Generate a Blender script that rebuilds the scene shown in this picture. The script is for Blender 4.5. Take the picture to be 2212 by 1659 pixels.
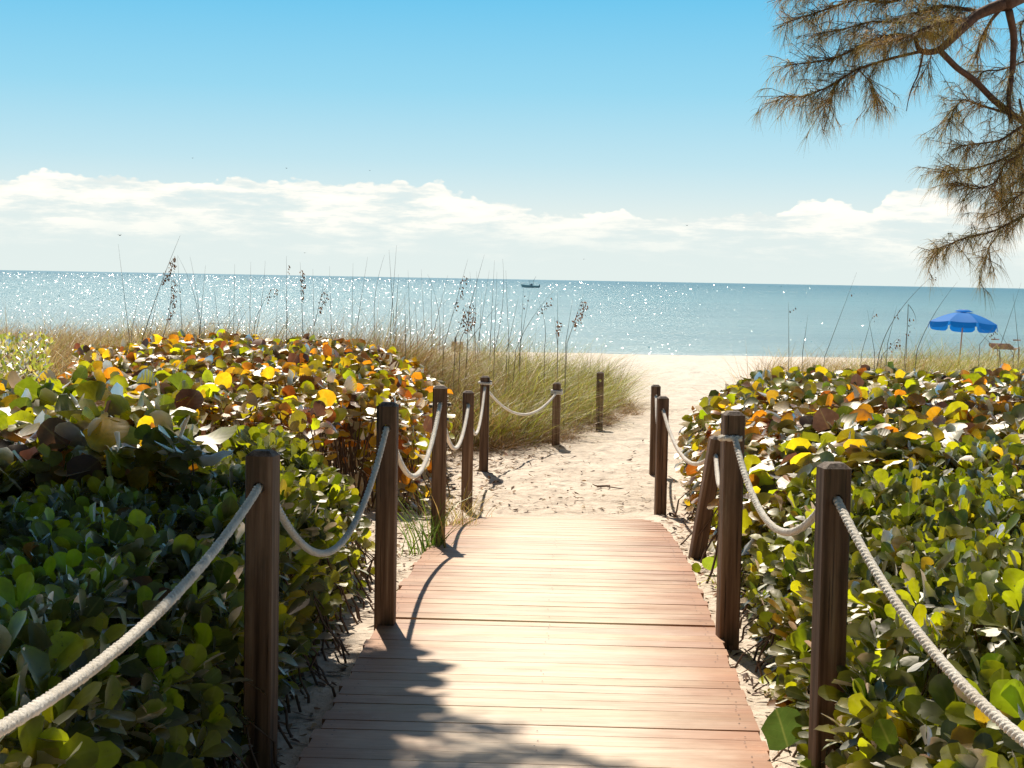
import bpy, bmesh, math, random
import numpy as np
from mathutils import Vector, Matrix
from mathutils.bvhtree import BVHTree

for o in list(bpy.data.objects):
    bpy.data.objects.remove(o)
SC = bpy.context.scene
COL = SC.collection
R = math.radians
rng = np.random.default_rng(7)
random.seed(7)

# ------------------------------------------------------------------ camera
F = 1657.0                    # focal length in pixels of a 1024 px wide picture
CAMZ = 1.55
PITCH, ROLL = R(3.62), R(1.036)
cam_d = bpy.data.cameras.new('camera')
cam_d.sensor_width = 36.0
cam_d.lens = 36.0 * F / 1024.0
cam_d.clip_start = 0.05
cam_d.clip_end = 60000
cam = bpy.data.objects.new('camera', cam_d)
COL.objects.link(cam)
CM = Matrix.Rotation(math.pi / 2 - PITCH, 4, 'X') @ Matrix.Rotation(ROLL, 4, 'Z')
cam.matrix_world = Matrix.Translation((0, 0, CAMZ)) @ CM
SC.camera = cam
C3 = CM.to_3x3()
S22 = 1024 / 2212.0


def at(xd, yd, Y):
    """world point at forward distance Y seen at (xd, yd) of the 2212 px wide view of the photograph"""
    v = C3 @ Vector(((xd * S22 - 512) / F, -(yd * S22 - 384) / F, -1.0))
    k = Y / v.y
    return Vector((v.x * k, Y, CAMZ + v.z * k))


# ------------------------------------------------------------------ light
SUN_EL, SUN_AZ = R(52), R(-11)         # azimuth from +Y, negative = left
sdir = Vector((math.sin(SUN_AZ) * math.cos(SUN_EL), math.cos(SUN_AZ) * math.cos(SUN_EL), math.sin(SUN_EL)))
sl = bpy.data.lights.new('sun', 'SUN')
sl.energy = 5.0
sl.angle = R(0.5)
sl.color = (1.0, 0.90, 0.76)
sun = bpy.data.objects.new('sun', sl)
COL.objects.link(sun)
sun.rotation_euler = sdir.to_track_quat('Z', 'Y').to_euler()
sun.location = sdir * 50
SC.view_settings.view_transform = 'Standard'
SC.view_settings.look = 'None'
SC.view_settings.gamma = 1.0
SC.view_settings.exposure = 0.30
SC.cycles.max_bounces = 5
SC.cycles.transmission_bounces = 4
SC.cycles.diffuse_bounces = 3
SC.cycles.glossy_bounces = 2
SC.cycles.transparent_max_bounces = 8


def lin(r, g, b):
    f = lambda c: (c / 255) / 12.92 if c / 255 <= .04045 else ((c / 255 + .055) / 1.055) ** 2.4
    return (f(r), f(g), f(b), 1)


class NT:
    def __init__(self, tree):
        self.t = tree
        self.t.nodes.clear()

    def n(self, typ, ins=None, **kw):
        nd = self.t.nodes.new(typ)
        for k, v in kw.items():
            setattr(nd, k, v)
        for k, v in (ins or {}).items():
            s = nd.inputs[k]
            if isinstance(v, bpy.types.NodeSocket):
                self.t.links.new(v, s)
            else:
                s.default_value = v
        return nd

    def m(self, op, a, b=None, c=None, clamp=False):
        nd = self.t.nodes.new('ShaderNodeMath')
        nd.operation = op
        nd.use_clamp = clamp
        for i, v in enumerate((a, b, c)):
            if v is None:
                continue
            if isinstance(v, bpy.types.NodeSocket):
                self.t.links.new(v, nd.inputs[i])
            else:
                nd.inputs[i].default_value = v
        return nd.outputs[0]

    def ramp(self, fac, stops, interp='LINEAR'):
        nd = self.t.nodes.new('ShaderNodeValToRGB')
        cr = nd.color_ramp
        cr.interpolation = interp
        while len(cr.elements) < len(stops):
            cr.elements.new(0.5)
        for e, (p, c) in zip(cr.elements, stops):
            e.position = p
            e.color = c if len(c) == 4 else (*c, 1)
        self.t.links.new(fac, nd.inputs[0])
        return nd.outputs[0]

    def mix(self, fac, a, b, blend='MIX'):
        nd = self.t.nodes.new('ShaderNodeMix')
        nd.data_type = 'RGBA'
        nd.blend_type = blend
        for idx, v in ((0, fac), (6, a), (7, b)):
            if isinstance(v, bpy.types.NodeSocket):
                self.t.links.new(v, nd.inputs[idx])
            else:
                nd.inputs[idx].default_value = v
        return nd.outputs[2]

    def noise(self, vec, scale, detail=4, rough=.55, **kw):
        nd = self.n('ShaderNodeTexNoise', {'Vector': vec, 'Scale': scale, 'Detail': detail, 'Roughness': rough}, **kw)
        return nd.outputs[0]

    def mapping(self, vec, scale=(1, 1, 1), loc=(0, 0, 0), rot=(0, 0, 0)):
        return self.n('ShaderNodeMapping', {'Vector': vec, 'Scale': scale, 'Location': loc, 'Rotation': rot}).outputs[0]


# ---- world: sky texture overhead, pale blue and a low cloud bank towards the horizon
W = bpy.data.worlds.new('World')
SC.world = W
W.use_nodes = True
w = NT(W.node_tree)
tc = w.n('ShaderNodeTexCoord').outputs['Generated']
sep = w.n('ShaderNodeSeparateXYZ', {0: tc})
el = w.m('MULTIPLY', w.m('ARCSINE', sep.outputs[2]), 180 / math.pi)
az = w.m('MULTIPLY', w.m('ARCTAN2', sep.outputs[0], sep.outputs[1]), 180 / math.pi)
skyt = w.n('ShaderNodeTexSky', sky_type='NISHITA', sun_disc=False, sun_elevation=SUN_EL, sun_rotation=SUN_AZ,
           air_density=1.0, dust_density=0.6, ozone_density=2.0)
nish = w.mix(1.0, skyt.outputs[0], (.062, .057, .046, 1), 'MULTIPLY')
elr = w.m('DIVIDE', el, 20.0, clamp=True)
low = w.ramp(elr, [(0.0, lin(238, 244, 237)), (.10, lin(232, 242, 238)), (.20, lin(194, 230, 241)),
                   (.32, lin(154, 217, 242)), (.48, lin(112, 200, 240)), (.70, lin(62, 162, 225)), (1.0, lin(56, 140, 205))])
up = w.m('DIVIDE', w.m('SUBTRACT', el, 14.0), 24.0, clamp=True)
base = w.mix(up, low, nish)
# cloud bank: top elevation as a curve over azimuth
azc = w.m('DIVIDE', w.m('ADD', az, 22.0), 44.0, clamp=True)
fc = w.n('ShaderNodeFloatCurve', {'Value': azc})
cv = fc.mapping.curves[0]


def ea(xd, yd):
    v = at(xd, yd, 1000) - Vector((0, 0, CAMZ))
    v.normalize()
    return math.degrees(math.atan2(v.x, v.y)), math.degrees(math.asin(v.z))


prof = [(-300, 396), (0, 386), (80, 369), (200, 379), (420, 387), (620, 389), (800, 396), (870, 391), (905, 402), (935, 392),
        (975, 408), (1080, 432), (1200, 462), (1330, 456), (1420, 470), (1560, 466), (1690, 460), (1775, 427),
        (1830, 436), (1880, 450), (1935, 406), (2000, 410), (2080, 432), (2212, 450), (2500, 440)]
pts = []
for xd, yd in prof:
    a, e = ea(xd, yd)
    pts.append(((a + 22) / 44, e / 8.0))
while len(cv.points) < len(pts):
    cv.points.new(.5, .5)
for p_, (a, e) in zip(cv.points, pts):
    p_.location = (a, e)
    p_.handle_type = 'AUTO_CLAMPED'
fc.mapping.update()
topel = w.m('MULTIPLY', fc.outputs[0], 8.0)
comb = w.n('ShaderNodeCombineXYZ', {0: az, 1: w.m('MULTIPLY', el, 1.7), 2: 3.1}).outputs[0]
n1 = w.noise(comb, 1.0, 8, .6)
n2 = w.noise(comb, .38, 6, .6)
n3 = w.noise(w.mapping(comb, (.45, 1.3, 1), (7, 2, 0)), .8, 7, .62)
vo = w.n('ShaderNodeTexVoronoi', {'Vector': comb, 'Scale': 2.3, 'Detail': 1.0}, feature='SMOOTH_F1', voronoi_dimensions='2D').outputs[0]
vo2 = w.n('ShaderNodeTexVoronoi', {'Vector': comb, 'Scale': .9, 'Detail': 0.0}, feature='SMOOTH_F1', voronoi_dimensions='2D').outputs[0]
edge = w.m('ADD', topel, w.m('ADD', w.m('MULTIPLY', w.m('SUBTRACT', n1, .5), .35), w.m('MULTIPLY', w.m('SUBTRACT', .42, w.m('ADD', w.m('MULTIPLY', vo, .4), w.m('MULTIPLY', vo2, .6))), .55)))
under = w.m('SUBTRACT', edge, el)                       # >0 below the top of the bank
cov = w.m('MULTIPLY', under, 11.0, clamp=True)
# fades away towards the horizon into pale haze
fadeb = w.m('MULTIPLY', w.m('SUBTRACT', w.m('ADD', el, w.m('MULTIPLY', w.m('SUBTRACT', n2, .5), 1.6)), .55), .55, clamp=True)
holes = w.m('MULTIPLY', w.m('SUBTRACT', w.m('ADD', n3, w.m('MULTIPLY', under, -.05)), .30), 5.0, clamp=True)
rim = w.m('SUBTRACT', 1.0, w.m('MULTIPLY', w.m('SUBTRACT', under, .15), 2.2, clamp=True))
body = w.m('MAXIMUM', holes, rim)
cfac = w.m('MULTIPLY', w.m('MULTIPLY', cov, fadeb), body)
ccol = w.mix(w.m('MULTIPLY', w.m('SUBTRACT', n3, .40), 5.0, clamp=True), lin(232, 241, 238), (1.15, 1.10, .99, 1))
shade = w.mix(w.m('MULTIPLY', cov, .55), base, lin(222, 238, 238))
skyc = w.mix(cfac, shade, ccol)
W.cycles.sampling_method = 'MANUAL'
W.cycles.sample_map_resolution = 512
bg = w.n('ShaderNodeBackground', {'Color': skyc, 'Strength': 0.81})
wo = w.n('ShaderNodeOutputWorld', {'Surface': bg.outputs[0]})


# ------------------------------------------------------------------ helpers
def mat(name):
    m_ = bpy.data.materials.new(name)
    m_.use_nodes = True
    return m_, NT(m_.node_tree)


def finish(nt, shader, disp=None):
    nt.n('ShaderNodeOutputMaterial', {'Surface': shader})


def tag(o, label=None, cat=None, group=None, kind=None):
    if label: o['label'] = label
    if cat: o['category'] = cat
    if group: o['group'] = group
    if kind: o['kind'] = kind
    return o


def link(name, me, m_=None, parent=None):
    o = bpy.data.objects.new(name, me)
    COL.objects.link(o)
    if m_ is not None and me is not None:
        for k in (m_ if isinstance(m_, (list, tuple)) else [m_]):
            me.materials.append(k)
    if parent is not None:
        o.parent = parent
        o.matrix_parent_inverse = parent.matrix_world.inverted()
    return o


def empty(name, loc=(0, 0, 0), rz=0):
    o = bpy.data.objects.new(name, None)
    o.empty_display_size = .1
    COL.objects.link(o)
    o.location = loc
    o.rotation_euler = (0, 0, rz)
    o.matrix_world = Matrix.Translation(loc) @ Matrix.Rotation(rz, 4, 'Z')
    return o


def npmesh(name, V, faces_flat, totals, cols=None, lc=None, smooth=True):
    me = bpy.data.meshes.new(name)
    me.vertices.add(len(V))
    me.vertices.foreach_set('co', np.ascontiguousarray(V, dtype=np.float32).ravel())
    me.loops.add(len(faces_flat))
    me.loops.foreach_set('vertex_index', np.ascontiguousarray(faces_flat, dtype=np.int32))
    me.polygons.add(len(totals))
    st = np.concatenate([[0], np.cumsum(totals)[:-1]]).astype(np.int32)
    me.polygons.foreach_set('loop_start', st)
    me.polygons.foreach_set('loop_total', np.asarray(totals, dtype=np.int32))
    me.polygons.foreach_set('use_smooth', np.full(len(totals), bool(smooth)))
    me.update(calc_edges=True)
    if cols is not None:
        a = me.attributes.new('col', 'FLOAT_COLOR', 'POINT')
        c4 = np.ones((len(V), 4), dtype=np.float32)
        c4[:, :3] = cols
        a.data.foreach_set('color', c4.ravel())
    if lc is not None:
        a = me.attributes.new('lc', 'FLOAT_VECTOR', 'POINT')
        a.data.foreach_set('vector', np.ascontiguousarray(lc, dtype=np.float32).ravel())
    return me


def norm(a):
    return a / np.maximum(np.linalg.norm(a, axis=-1, keepdims=True), 1e-9)


# value noise
_T = rng.random((256, 256))


def vn(x, y, s=1.0, o=0.0):
    x = np.asarray(x, float) * s + 57.3 + o
    y = np.asarray(y, float) * s + 91.7 + o * 1.7
    xi = np.floor(x).astype(int); yi = np.floor(y).astype(int)
    fx = x - xi; fy = y - yi
    fx = fx * fx * (3 - 2 * fx); fy = fy * fy * (3 - 2 * fy)
    g = lambda i, j: _T[i & 255, j & 255]
    return (g(xi, yi) * (1 - fx) + g(xi + 1, yi) * fx) * (1 - fy) + (g(xi, yi + 1) * (1 - fx) + g(xi + 1, yi + 1) * fx) * fy - .5


def fbm(x, y, s=1.0, o=0.0, n=3):
    return sum(vn(x, y, s * 2 ** i, o + i * 13.1) / 2 ** i for i in range(n))


def sst(a, b, x):
    t = np.clip((np.asarray(x, float) - a) / (b - a), 0, 1)
    return t * t * (3 - 2 * t)


# boardwalk profile and axis
def bz(y):
    y = np.asarray(y, float)
    return np.where(y < 7.5, 0.0, -.0108 * (y - 7.5) ** 2)


BX0, BK = -.097, .0378
BW = 0.76
BEND = 13.62


def bcx(y):
    return BX0 + BK * np.asarray(y, float)


# ground height
def G(x, y):
    x = np.asarray(x, float); y = np.asarray(y, float)
    z = np.where(y < 13.6, bz(np.minimum(y, 13.6)), -.402)
    z = z - .05 * (1 - sst(11.0, 13.4, y)) + (-.36 + .402) * sst(13.6, 17, y)
    # drifts at the foot of the hedges and dunes
    side = np.abs(x - bcx(np.minimum(y, 14)))
    z = z + .05 * sst(.9, 2.2, side) * (1 - sst(14, 17, y))
    # dune rises left and right of the sandy path
    pl = np.interp(y, [15, 18.5, 19.5, 21.8, 23.5, 28, 40, 60], [-.9, -.5, .45, 1.05, 1.55, 2.0, 1.2, 0])
    pr = np.interp(y, [15, 17, 19, 24, 30, 40, 60], [1.6, 1.9, 2.4, 3.5, 5.0, 8, 10])
    dune = sst(0, 2.5, pl - x) * sst(15, 20, y) + sst(0, 2.5, x - pr) * sst(15, 20, y)
    z = z + .20 * dune * (1 - sst(34, 44, y))
    z = z + .035 * fbm(x, y, .8, 3) * sst(13.5, 15.5, y) + .02 * fbm(x, y, 2.5, 9) * sst(13.2, 14.5, y)
    path = sst(13.3, 14.5, y) * (1 - sst(36, 44, y))
    z = z + (.018 + .035 * vn(x, y, 4.0, 15)) * sst(12.9, 13.5, y) * (1 - sst(14.4, 15.5, y)) + .045 * sst(.62, .80, side) * sst(11.6, 13.0, y) * (1 - sst(13.2, 14, y)) * (.6 + vn(x, y, 5, 8))
    z = z + .045 * vn(x, y, 3.2, 31) * path + .035 * np.abs(vn(x, y, 6.5, 77)) * path
    # beach crest and slope to the water
    drop = np.where(y > 43.5, -(y - 43.5) * .062, 0)
    z = z + np.maximum(drop, -2.6)
    return z


# ------------------------------------------------------------------ materials
def leaf_material(name, rough=.34, trans=.46, vein=7.0, tboost=1.55):
    m_, t = mat(name)
    c = t.n('ShaderNodeAttribute', attribute_name='col').outputs['Color']
    lc = t.n('ShaderNodeAttribute', attribute_name='lc').outputs['Vector']
    s = t.n('ShaderNodeSeparateXYZ', {0: lc})
    aw = t.m('ABSOLUTE', s.outputs[1])
    ph = t.m('SUBTRACT', s.outputs[0], t.m('MULTIPLY', aw, .75))
    wv = t.m('ABSOLUTE', t.m('SINE', t.m('MULTIPLY', ph, vein * 2.2)))
    vm = t.m('SUBTRACT', 1.0, t.m('MULTIPLY', wv, 7.0, clamp=True))
    rib = t.m('SUBTRACT', 1.0, t.m('MULTIPLY', aw, 26.0, clamp=True))
    vv = t.m('MAXIMUM', t.m('MULTIPLY', vm, .35), rib)
    geo = t.n('ShaderNodeNewGeometry')
    sp = t.noise(geo.outputs['Position'], 55.0, 4, .65)
    spot = t.m('MULTIPLY', t.m('SUBTRACT', sp, .62), 9.0, clamp=True)
    big = t.noise(geo.outputs['Position'], 14.0, 3, .6)
    c1 = t.mix(t.m('MULTIPLY', vv, .28), c, t.mix(.5, c, (.55, .5, .2, 1)))
    c2 = t.mix(t.m('MULTIPLY', spot, .6), c1, (.05, .025, .01, 1))
    c3 = t.mix(1.0, c2, t.ramp(big, [(.3, (.7, .66, .62)), (.7, (1.2, 1.2, 1.2))]), 'MULTIPLY')
    bh = t.m('ADD', t.m('MULTIPLY', wv, .5), t.m('MULTIPLY', big, .5))
    bp = t.n('ShaderNodeBump', {'Height': bh, 'Strength': .16, 'Distance': .004}).outputs[0]
    df = t.n('ShaderNodeBsdfDiffuse', {'Color': t.mix(1.0, c3, (.38, .42, .32, 1), 'MULTIPLY'), 'Normal': bp})
    tcx = t.mix(1.0, c3, (tboost, tboost, tboost * .7, 1), 'MULTIPLY')
    tr = t.n('ShaderNodeBsdfTranslucent', {'Color': tcx, 'Normal': bp})
    bd = t.n('ShaderNodeMixShader', {0: trans, 1: df.outputs[0], 2: tr.outputs[0]})
    fr = t.n('ShaderNodeFresnel', {'IOR': 1.5, 'Normal': bp}).outputs[0]
    gl = t.n('ShaderNodeBsdfAnisotropic', {'Color': (1, .97, .92, 1), 'Roughness': rough, 'Normal': bp})
    mx = t.n('ShaderNodeMixShader', {0: t.m('MULTIPLY', fr, .95, clamp=True), 1: bd.outputs[0], 2: gl.outputs[0]})
    finish(t, mx.outputs[0])
    return m_


M_GRAPE = leaf_material('sea_grape_leaf', .44, .66, 7.0, 1.7)
M_NAUP = leaf_material('naupaka_leaf', .48, .62, 5.0, 1.6)


def blade_material(name, trans=.4, rough=.45):
    m_, t = mat(name)
    c = t.n('ShaderNodeAttribute', attribute_name='col').outputs['Color']
    pr = t.n('ShaderNodeBsdfPrincipled', {'Base Color': c, 'Roughness': rough, 'Specular IOR Level': .5})
    tr = t.n('ShaderNodeBsdfTranslucent', {'Color': t.mix(1.0, c, (1.3, 1.3, 1.1, 1), 'MULTIPLY')})
    mx = t.n('ShaderNodeMixShader', {0: trans, 1: pr.outputs[0], 2: tr.outputs[0]})
    finish(t, mx.outputs[0])
    return m_


M_GRASS = blade_material('dune_grass_blade')
M_NEEDLE = blade_material('pine_needle', .38, .5)
M_LITTER = blade_material('dry_litter', .1, .8)


def simple(name, col, rough=.6, noise_scale=None, amt=.3, metal=0.0, bump=0.0, spec=.5):
    m_, t = mat(name)
    geo = t.n('ShaderNodeTexCoord').outputs['Object']
    c = (*col, 1)
    ins = {'Roughness': rough, 'Metallic': metal, 'Specular IOR Level': spec}
    if noise_scale:
        nz = t.noise(geo, noise_scale, 5, .6)
        c = t.mix(1.0, (*col, 1), t.ramp(nz, [(.25, (1 - amt,) * 3), (.75, (1 + amt,) * 3)]), 'MULTIPLY')
        if bump:
            ins['Normal'] = t.n('ShaderNodeBump', {'Height': nz, 'Strength': 1.0, 'Distance': bump}).outputs[0]
    ins['Base Color'] = c
    pr = t.n('ShaderNodeBsdfPrincipled', ins)
    finish(t, pr.outputs[0])
    return m_


# weathered post wood
M_POST, t = mat('weathered_post_wood')
oc = t.n('ShaderNodeTexCoord').outputs['Object']
ori = t.n('ShaderNodeObjectInfo').outputs['Random']
st = t.noise(t.n('ShaderNodeMapping', {'Vector': oc, 'Scale': (26, 26, 1.1),
             'Location': t.n('ShaderNodeCombineXYZ', {0: t.m('MULTIPLY', ori, 40.0), 1: 0.0, 2: 0.0}).outputs[0]}).outputs[0], 1.0, 6, .6)
fi = t.noise(t.mapping(oc, (140, 140, 5)), 1.0, 3, .6)
blot = t.noise(t.mapping(oc, (9, 9, 3.5)), 1.0, 4, .6)
cc = t.ramp(st, [(.32, (.028, .014, .008)), (.45, (.13, .072, .042)), (.60, (.25, .15, .092)), (.78, (.46, .34, .24))])
cc = t.mix(t.m('MULTIPLY', t.m('SUBTRACT', blot, .52), 3.0, clamp=True), cc, (.055, .05, .022, 1))
crk = t.noise(t.n('ShaderNodeMapping', {'Vector': oc, 'Scale': (60, 60, 1.3), 'Location': t.n('ShaderNodeCombineXYZ', {0: t.m('MULTIPLY', ori, 91.0), 1: 2.0, 2: 0.0}).outputs[0]}).outputs[0], 1.0, 3, .5)
crk = t.m('MULTIPLY', t.m('SUBTRACT', .36, crk), 14.0, clamp=True)
cc = t.mix(t.m('MULTIPLY', crk, .85), cc, (.008, .005, .003, 1))
nzz = t.n('ShaderNodeSeparateXYZ', {0: t.n('ShaderNodeNewGeometry').outputs['Normal']}).outputs[2]
topm = t.m('MULTIPLY', t.m('SUBTRACT', nzz, .25), 3.0, clamp=True)
cc = t.mix(t.m('MULTIPLY', topm, .8), cc, t.ramp(t.noise(oc, 60, 4, .7), [(.35, (.03, .022, .016)), (.65, (.26, .20, .16))]))
hh = t.m('SUBTRACT', t.m('ADD', st, t.m('MULTIPLY', fi, .5)), crk)
bp = t.n('ShaderNodeBump', {'Height': hh, 'Strength': .9, 'Distance': .004}).outputs[0]
pr = t.n('ShaderNodeBsdfPrincipled', {'Base Color': cc, 'Roughness': .72, 'Specular IOR Level': .35, 'Normal': bp})
finish(t, pr.outputs[0])

# boardwalk planks: reddish brown stain worn pale along the walking line, glare also put into that tone
M_PLANK, t = mat('worn_stained_plank')
geo = t.n('ShaderNodeNewGeometry').outputs['Position']
pc = t.n('ShaderNodeAttribute', attribute_name='col').outputs['Color']
lc = t.n('ShaderNodeAttribute', attribute_name='lc').outputs['Vector']     # x: -1..1 across the walk, y: plank id
s = t.n('ShaderNodeSeparateXYZ', {0: lc})
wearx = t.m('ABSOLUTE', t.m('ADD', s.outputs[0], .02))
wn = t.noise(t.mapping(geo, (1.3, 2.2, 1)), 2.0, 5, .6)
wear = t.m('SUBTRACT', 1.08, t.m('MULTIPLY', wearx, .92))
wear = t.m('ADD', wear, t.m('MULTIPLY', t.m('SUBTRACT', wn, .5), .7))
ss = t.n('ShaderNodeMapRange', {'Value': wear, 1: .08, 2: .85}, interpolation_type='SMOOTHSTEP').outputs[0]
grain = t.noise(t.mapping(geo, (3.0, 60, 1)), 1.0, 5, .6)
speck = t.noise(geo, 190.0, 2, .6)
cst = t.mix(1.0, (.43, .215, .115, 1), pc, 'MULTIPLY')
cwo_glare = t.mix(1.0, (.80, .66, .50, 1), pc, 'MULTIPLY')  # worn tone, lightened further to carry the glare down the middle
cc = t.mix(ss, cst, cwo_glare)
cc = t.mix(1.0, cc, t.ramp(grain, [(.25, (.76, .73, .70)), (.75, (1.10, 1.10, 1.10))]), 'MULTIPLY')
dirt = t.noise(t.mapping(geo, (1.2, 6, 1)), 1.6, 6, .7)
cc = t.mix(1.0, cc, t.ramp(dirt, [(.30, (.78, .72, .66)), (.52, (1.03, 1.03, 1.03))]), 'MULTIPLY')
sand = t.m('MULTIPLY', t.m('SUBTRACT', t.noise(geo, 5.0, 6, .75), .60), 7.0, clamp=True)
cc = t.mix(t.m('MULTIPLY', sand, .35), cc, (.72, .62, .50, 1))
cc = t.mix(t.m('MULTIPLY', t.m('MULTIPLY', t.m('SUBTRACT', speck, .72), 12.0, clamp=True), .7), cc, (.12, .07, .05, 1))
bp = t.n('ShaderNodeBump', {'Height': grain, 'Strength': .5, 'Distance': .002}).outputs[0]
pr = t.n('ShaderNodeBsdfPrincipled', {'Base Color': cc, 'Roughness': .55, 'Specular IOR Level': .45, 'Normal': bp})
finish(t, pr.outputs[0])
M_SCREW = simple('rusty_screw_head', (.05, .03, .02), .5)
M_JOIST = simple('dark_joist_wood', (.06, .04, .03), .8, 20)

# sand
M_SAND, t = mat('shell_sand')
geo = t.n('ShaderNodeNewGeometry').outputs['Position']
sp = t.n('ShaderNodeSeparateXYZ', {0: geo})
a = t.noise(t.mapping(geo, (1, .55, 1)), 2.2, 6, .65)
b = t.noise(geo, 26.0, 5, .7)
c = t.noise(t.mapping(geo, (1, .7, 1)), 9.0, 5, .62)
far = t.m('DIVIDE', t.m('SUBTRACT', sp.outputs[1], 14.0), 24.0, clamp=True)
cc = t.ramp(a, [(.3, (.62, .52, .42)), (.7, (.80, .70, .58))])
cc = t.mix(1.0, cc, t.ramp(c, [(.30, (.80, .78, .76)), (.62, (1.08, 1.08, 1.08))]), 'MULTIPLY')
dk = t.m('MULTIPLY', t.m('SUBTRACT', b, .60), 8.0, clamp=True)
cc = t.mix(t.m('MULTIPLY', dk, .55), cc, (.28, .19, .13, 1))
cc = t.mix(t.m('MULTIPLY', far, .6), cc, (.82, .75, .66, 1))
hb = t.m('ADD', t.m('MULTIPLY', c, 1.0), t.m('MULTIPLY', b, .35))
bp = t.n('ShaderNodeBump', {'Height': hb, 'Strength': 1.0, 'Distance': .045}).outputs[0]
bp2 = t.n('ShaderNodeBump', {'Height': t.noise(t.mapping(geo, (1, .8, 1)), 3.6, 3, .5), 'Strength': .8, 'Distance': .09, 'Normal': bp}).outputs[0]
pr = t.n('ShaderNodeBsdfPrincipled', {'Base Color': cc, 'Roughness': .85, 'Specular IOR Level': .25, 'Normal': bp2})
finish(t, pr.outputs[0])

# sea
M_SEA, t = mat('sea_water')
geo = t.n('ShaderNodeNewGeometry').outputs['Position']
sp = t.n('ShaderNodeSeparateXYZ', {0: geo})
dist = sp.outputs[1]
lg = t.m('LOGARITHM', t.m('MAXIMUM', dist, 10.0), 10.0)
fx = t.m('DIVIDE', sp.outputs[0], t.m('MAXIMUM', dist, 10.0))
streak = t.noise(t.mapping(geo, (.012, .05, 1)), 1.0, 5, .6)
dr = t.m('DIVIDE', t.m('SUBTRACT', lg, 1.78), 1.5, clamp=True)
cc = t.ramp(dr, [(0.0, (.27, .38, .38)), (.12, (.19, .32, .34)), (.45, (.12, .27, .30)), (1.0, (.07, .19, .23))])
cc = t.mix(1.0, cc, t.ramp(streak, [(.3, (.86, .88, .9)), (.7, (1.12, 1.1, 1.08))]), 'MULTIPLY')
fo = t.noise(t.mapping(geo, (.06, .55, 1)), 1.0, 6, .7)
near = t.m('SUBTRACT', 1.0, t.m('DIVIDE', t.m('SUBTRACT', dist, 66.0), 26.0, clamp=True), clamp=True)
fo = t.m('MULTIPLY', t.m('MULTIPLY', t.m('SUBTRACT', fo, .54), 9.0, clamp=True), near)
cc = t.mix(t.m('MULTIPLY', fo, .45), cc, (.75, .78, .76, 1))
w1 = t.noise(t.mapping(geo, (.35, 1.6, 1)), 1.0, 6, .65)
w2 = t.noise(t.mapping(geo, (.06, .22, 1)), 1.0, 4, .6)
bp = t.n('ShaderNodeBump', {'Height': t.m('ADD', w1, t.m('MULTIPLY', w2, 2.5)), 'Strength': 1.0, 'Distance': .32}).outputs[0]
pr = t.n('ShaderNodeBsdfPrincipled', {'Base Color': cc, 'Roughness': .32, 'Specular IOR Level': .5, 'IOR': 1.33, 'Normal': bp})
finish(t, pr.outputs[0])
M_GLINT = simple('sea_glint_facet', (.12, .33, .38), .16)

M_ROPE, t = mat('cotton_rope')
oc = t.n('ShaderNodeNewGeometry').outputs['Position']
nz = t.noise(oc, 160, 4, .7)
n2_ = t.noise(oc, 7, 3, .6)
cc = t.ramp(n2_, [(.3, (.76, .68, .57)), (.7, (.92, .87, .78))])
bp = t.n('ShaderNodeBump', {'Height': nz, 'Strength': 1.0, 'Distance': .004}).outputs[0]
pr = t.n('ShaderNodeBsdfPrincipled', {'Base Color': cc, 'Roughness': .9, 'Specular IOR Level': .1, 'Normal': bp,
                                      'Sheen Weight': .3})
finish(t, pr.outputs[0])
M_BARK = simple('pine_bark', (.12, .06, .035), .85, 22, .5, bump=.012)
M_SHADE = simple('dull_green_leaf', (.075, .10, .02), .7, 8, .4)
M_TWIG = simple('brown_twig', (.13, .075, .045), .8, 30, .4)

# ------------------------------------------------------------------ ground
ys = np.concatenate([np.arange(-14, 2, .5), np.arange(2, 12, .16), np.arange(12, 26, .05), np.arange(26, 46, .18),
                     np.arange(46, 92, 1.0)])
# across: fine in the path, coarse outside
xs = np.concatenate([np.array([-300, -150, -80, -50, -35]), np.arange(-26, -8, 1.0), np.arange(-8, -1.6, .25), np.arange(-1.6, 4.2, .05),
                     np.arange(4.2, 9, .25), np.arange(9, 27, 1.0), np.array([35, 50, 80, 150, 300])])
XX, YY = np.meshgrid(xs, ys)
ZZ = G(XX, YY)
V = np.stack([XX, YY, ZZ], -1).reshape(-1, 3)
ny, nx = XX.shape
i = np.arange(nx - 1)[None, :] + np.arange(ny - 1)[:, None] * nx
fa = np.stack([i, i + 1, i + 1 + nx, i + nx], -1).reshape(-1)
me = npmesh('sand_ground', V, fa, np.full((nx - 1) * (ny - 1), 4))
tag(link('sand_ground', me, M_SAND), kind='structure', label='pale shell sand of the path and beach')

# ------------------------------------------------------------------ sea with added glint facets
SEA = -1.6
ysea = np.concatenate([np.arange(55, 120, 5.0), np.array([140, 180, 240, 320, 450, 700, 1100, 2000, 4000, 9000, 20000, 40000])])
V = []
for y in ysea:
    hw = y * 3 + 400
    for k in np.linspace(-1, 1, 9):
        V.append((hw * k, y, SEA))
V = np.array(V)
nx, ny = 9, len(ysea)
i = np.arange(nx - 1)[None, :] + np.arange(ny - 1)[:, None] * nx
fa = np.stack([i, i + 1, i + 1 + nx, i + nx], -1).reshape(-1)
tot = np.full((nx - 1) * (ny - 1), 4)
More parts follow.
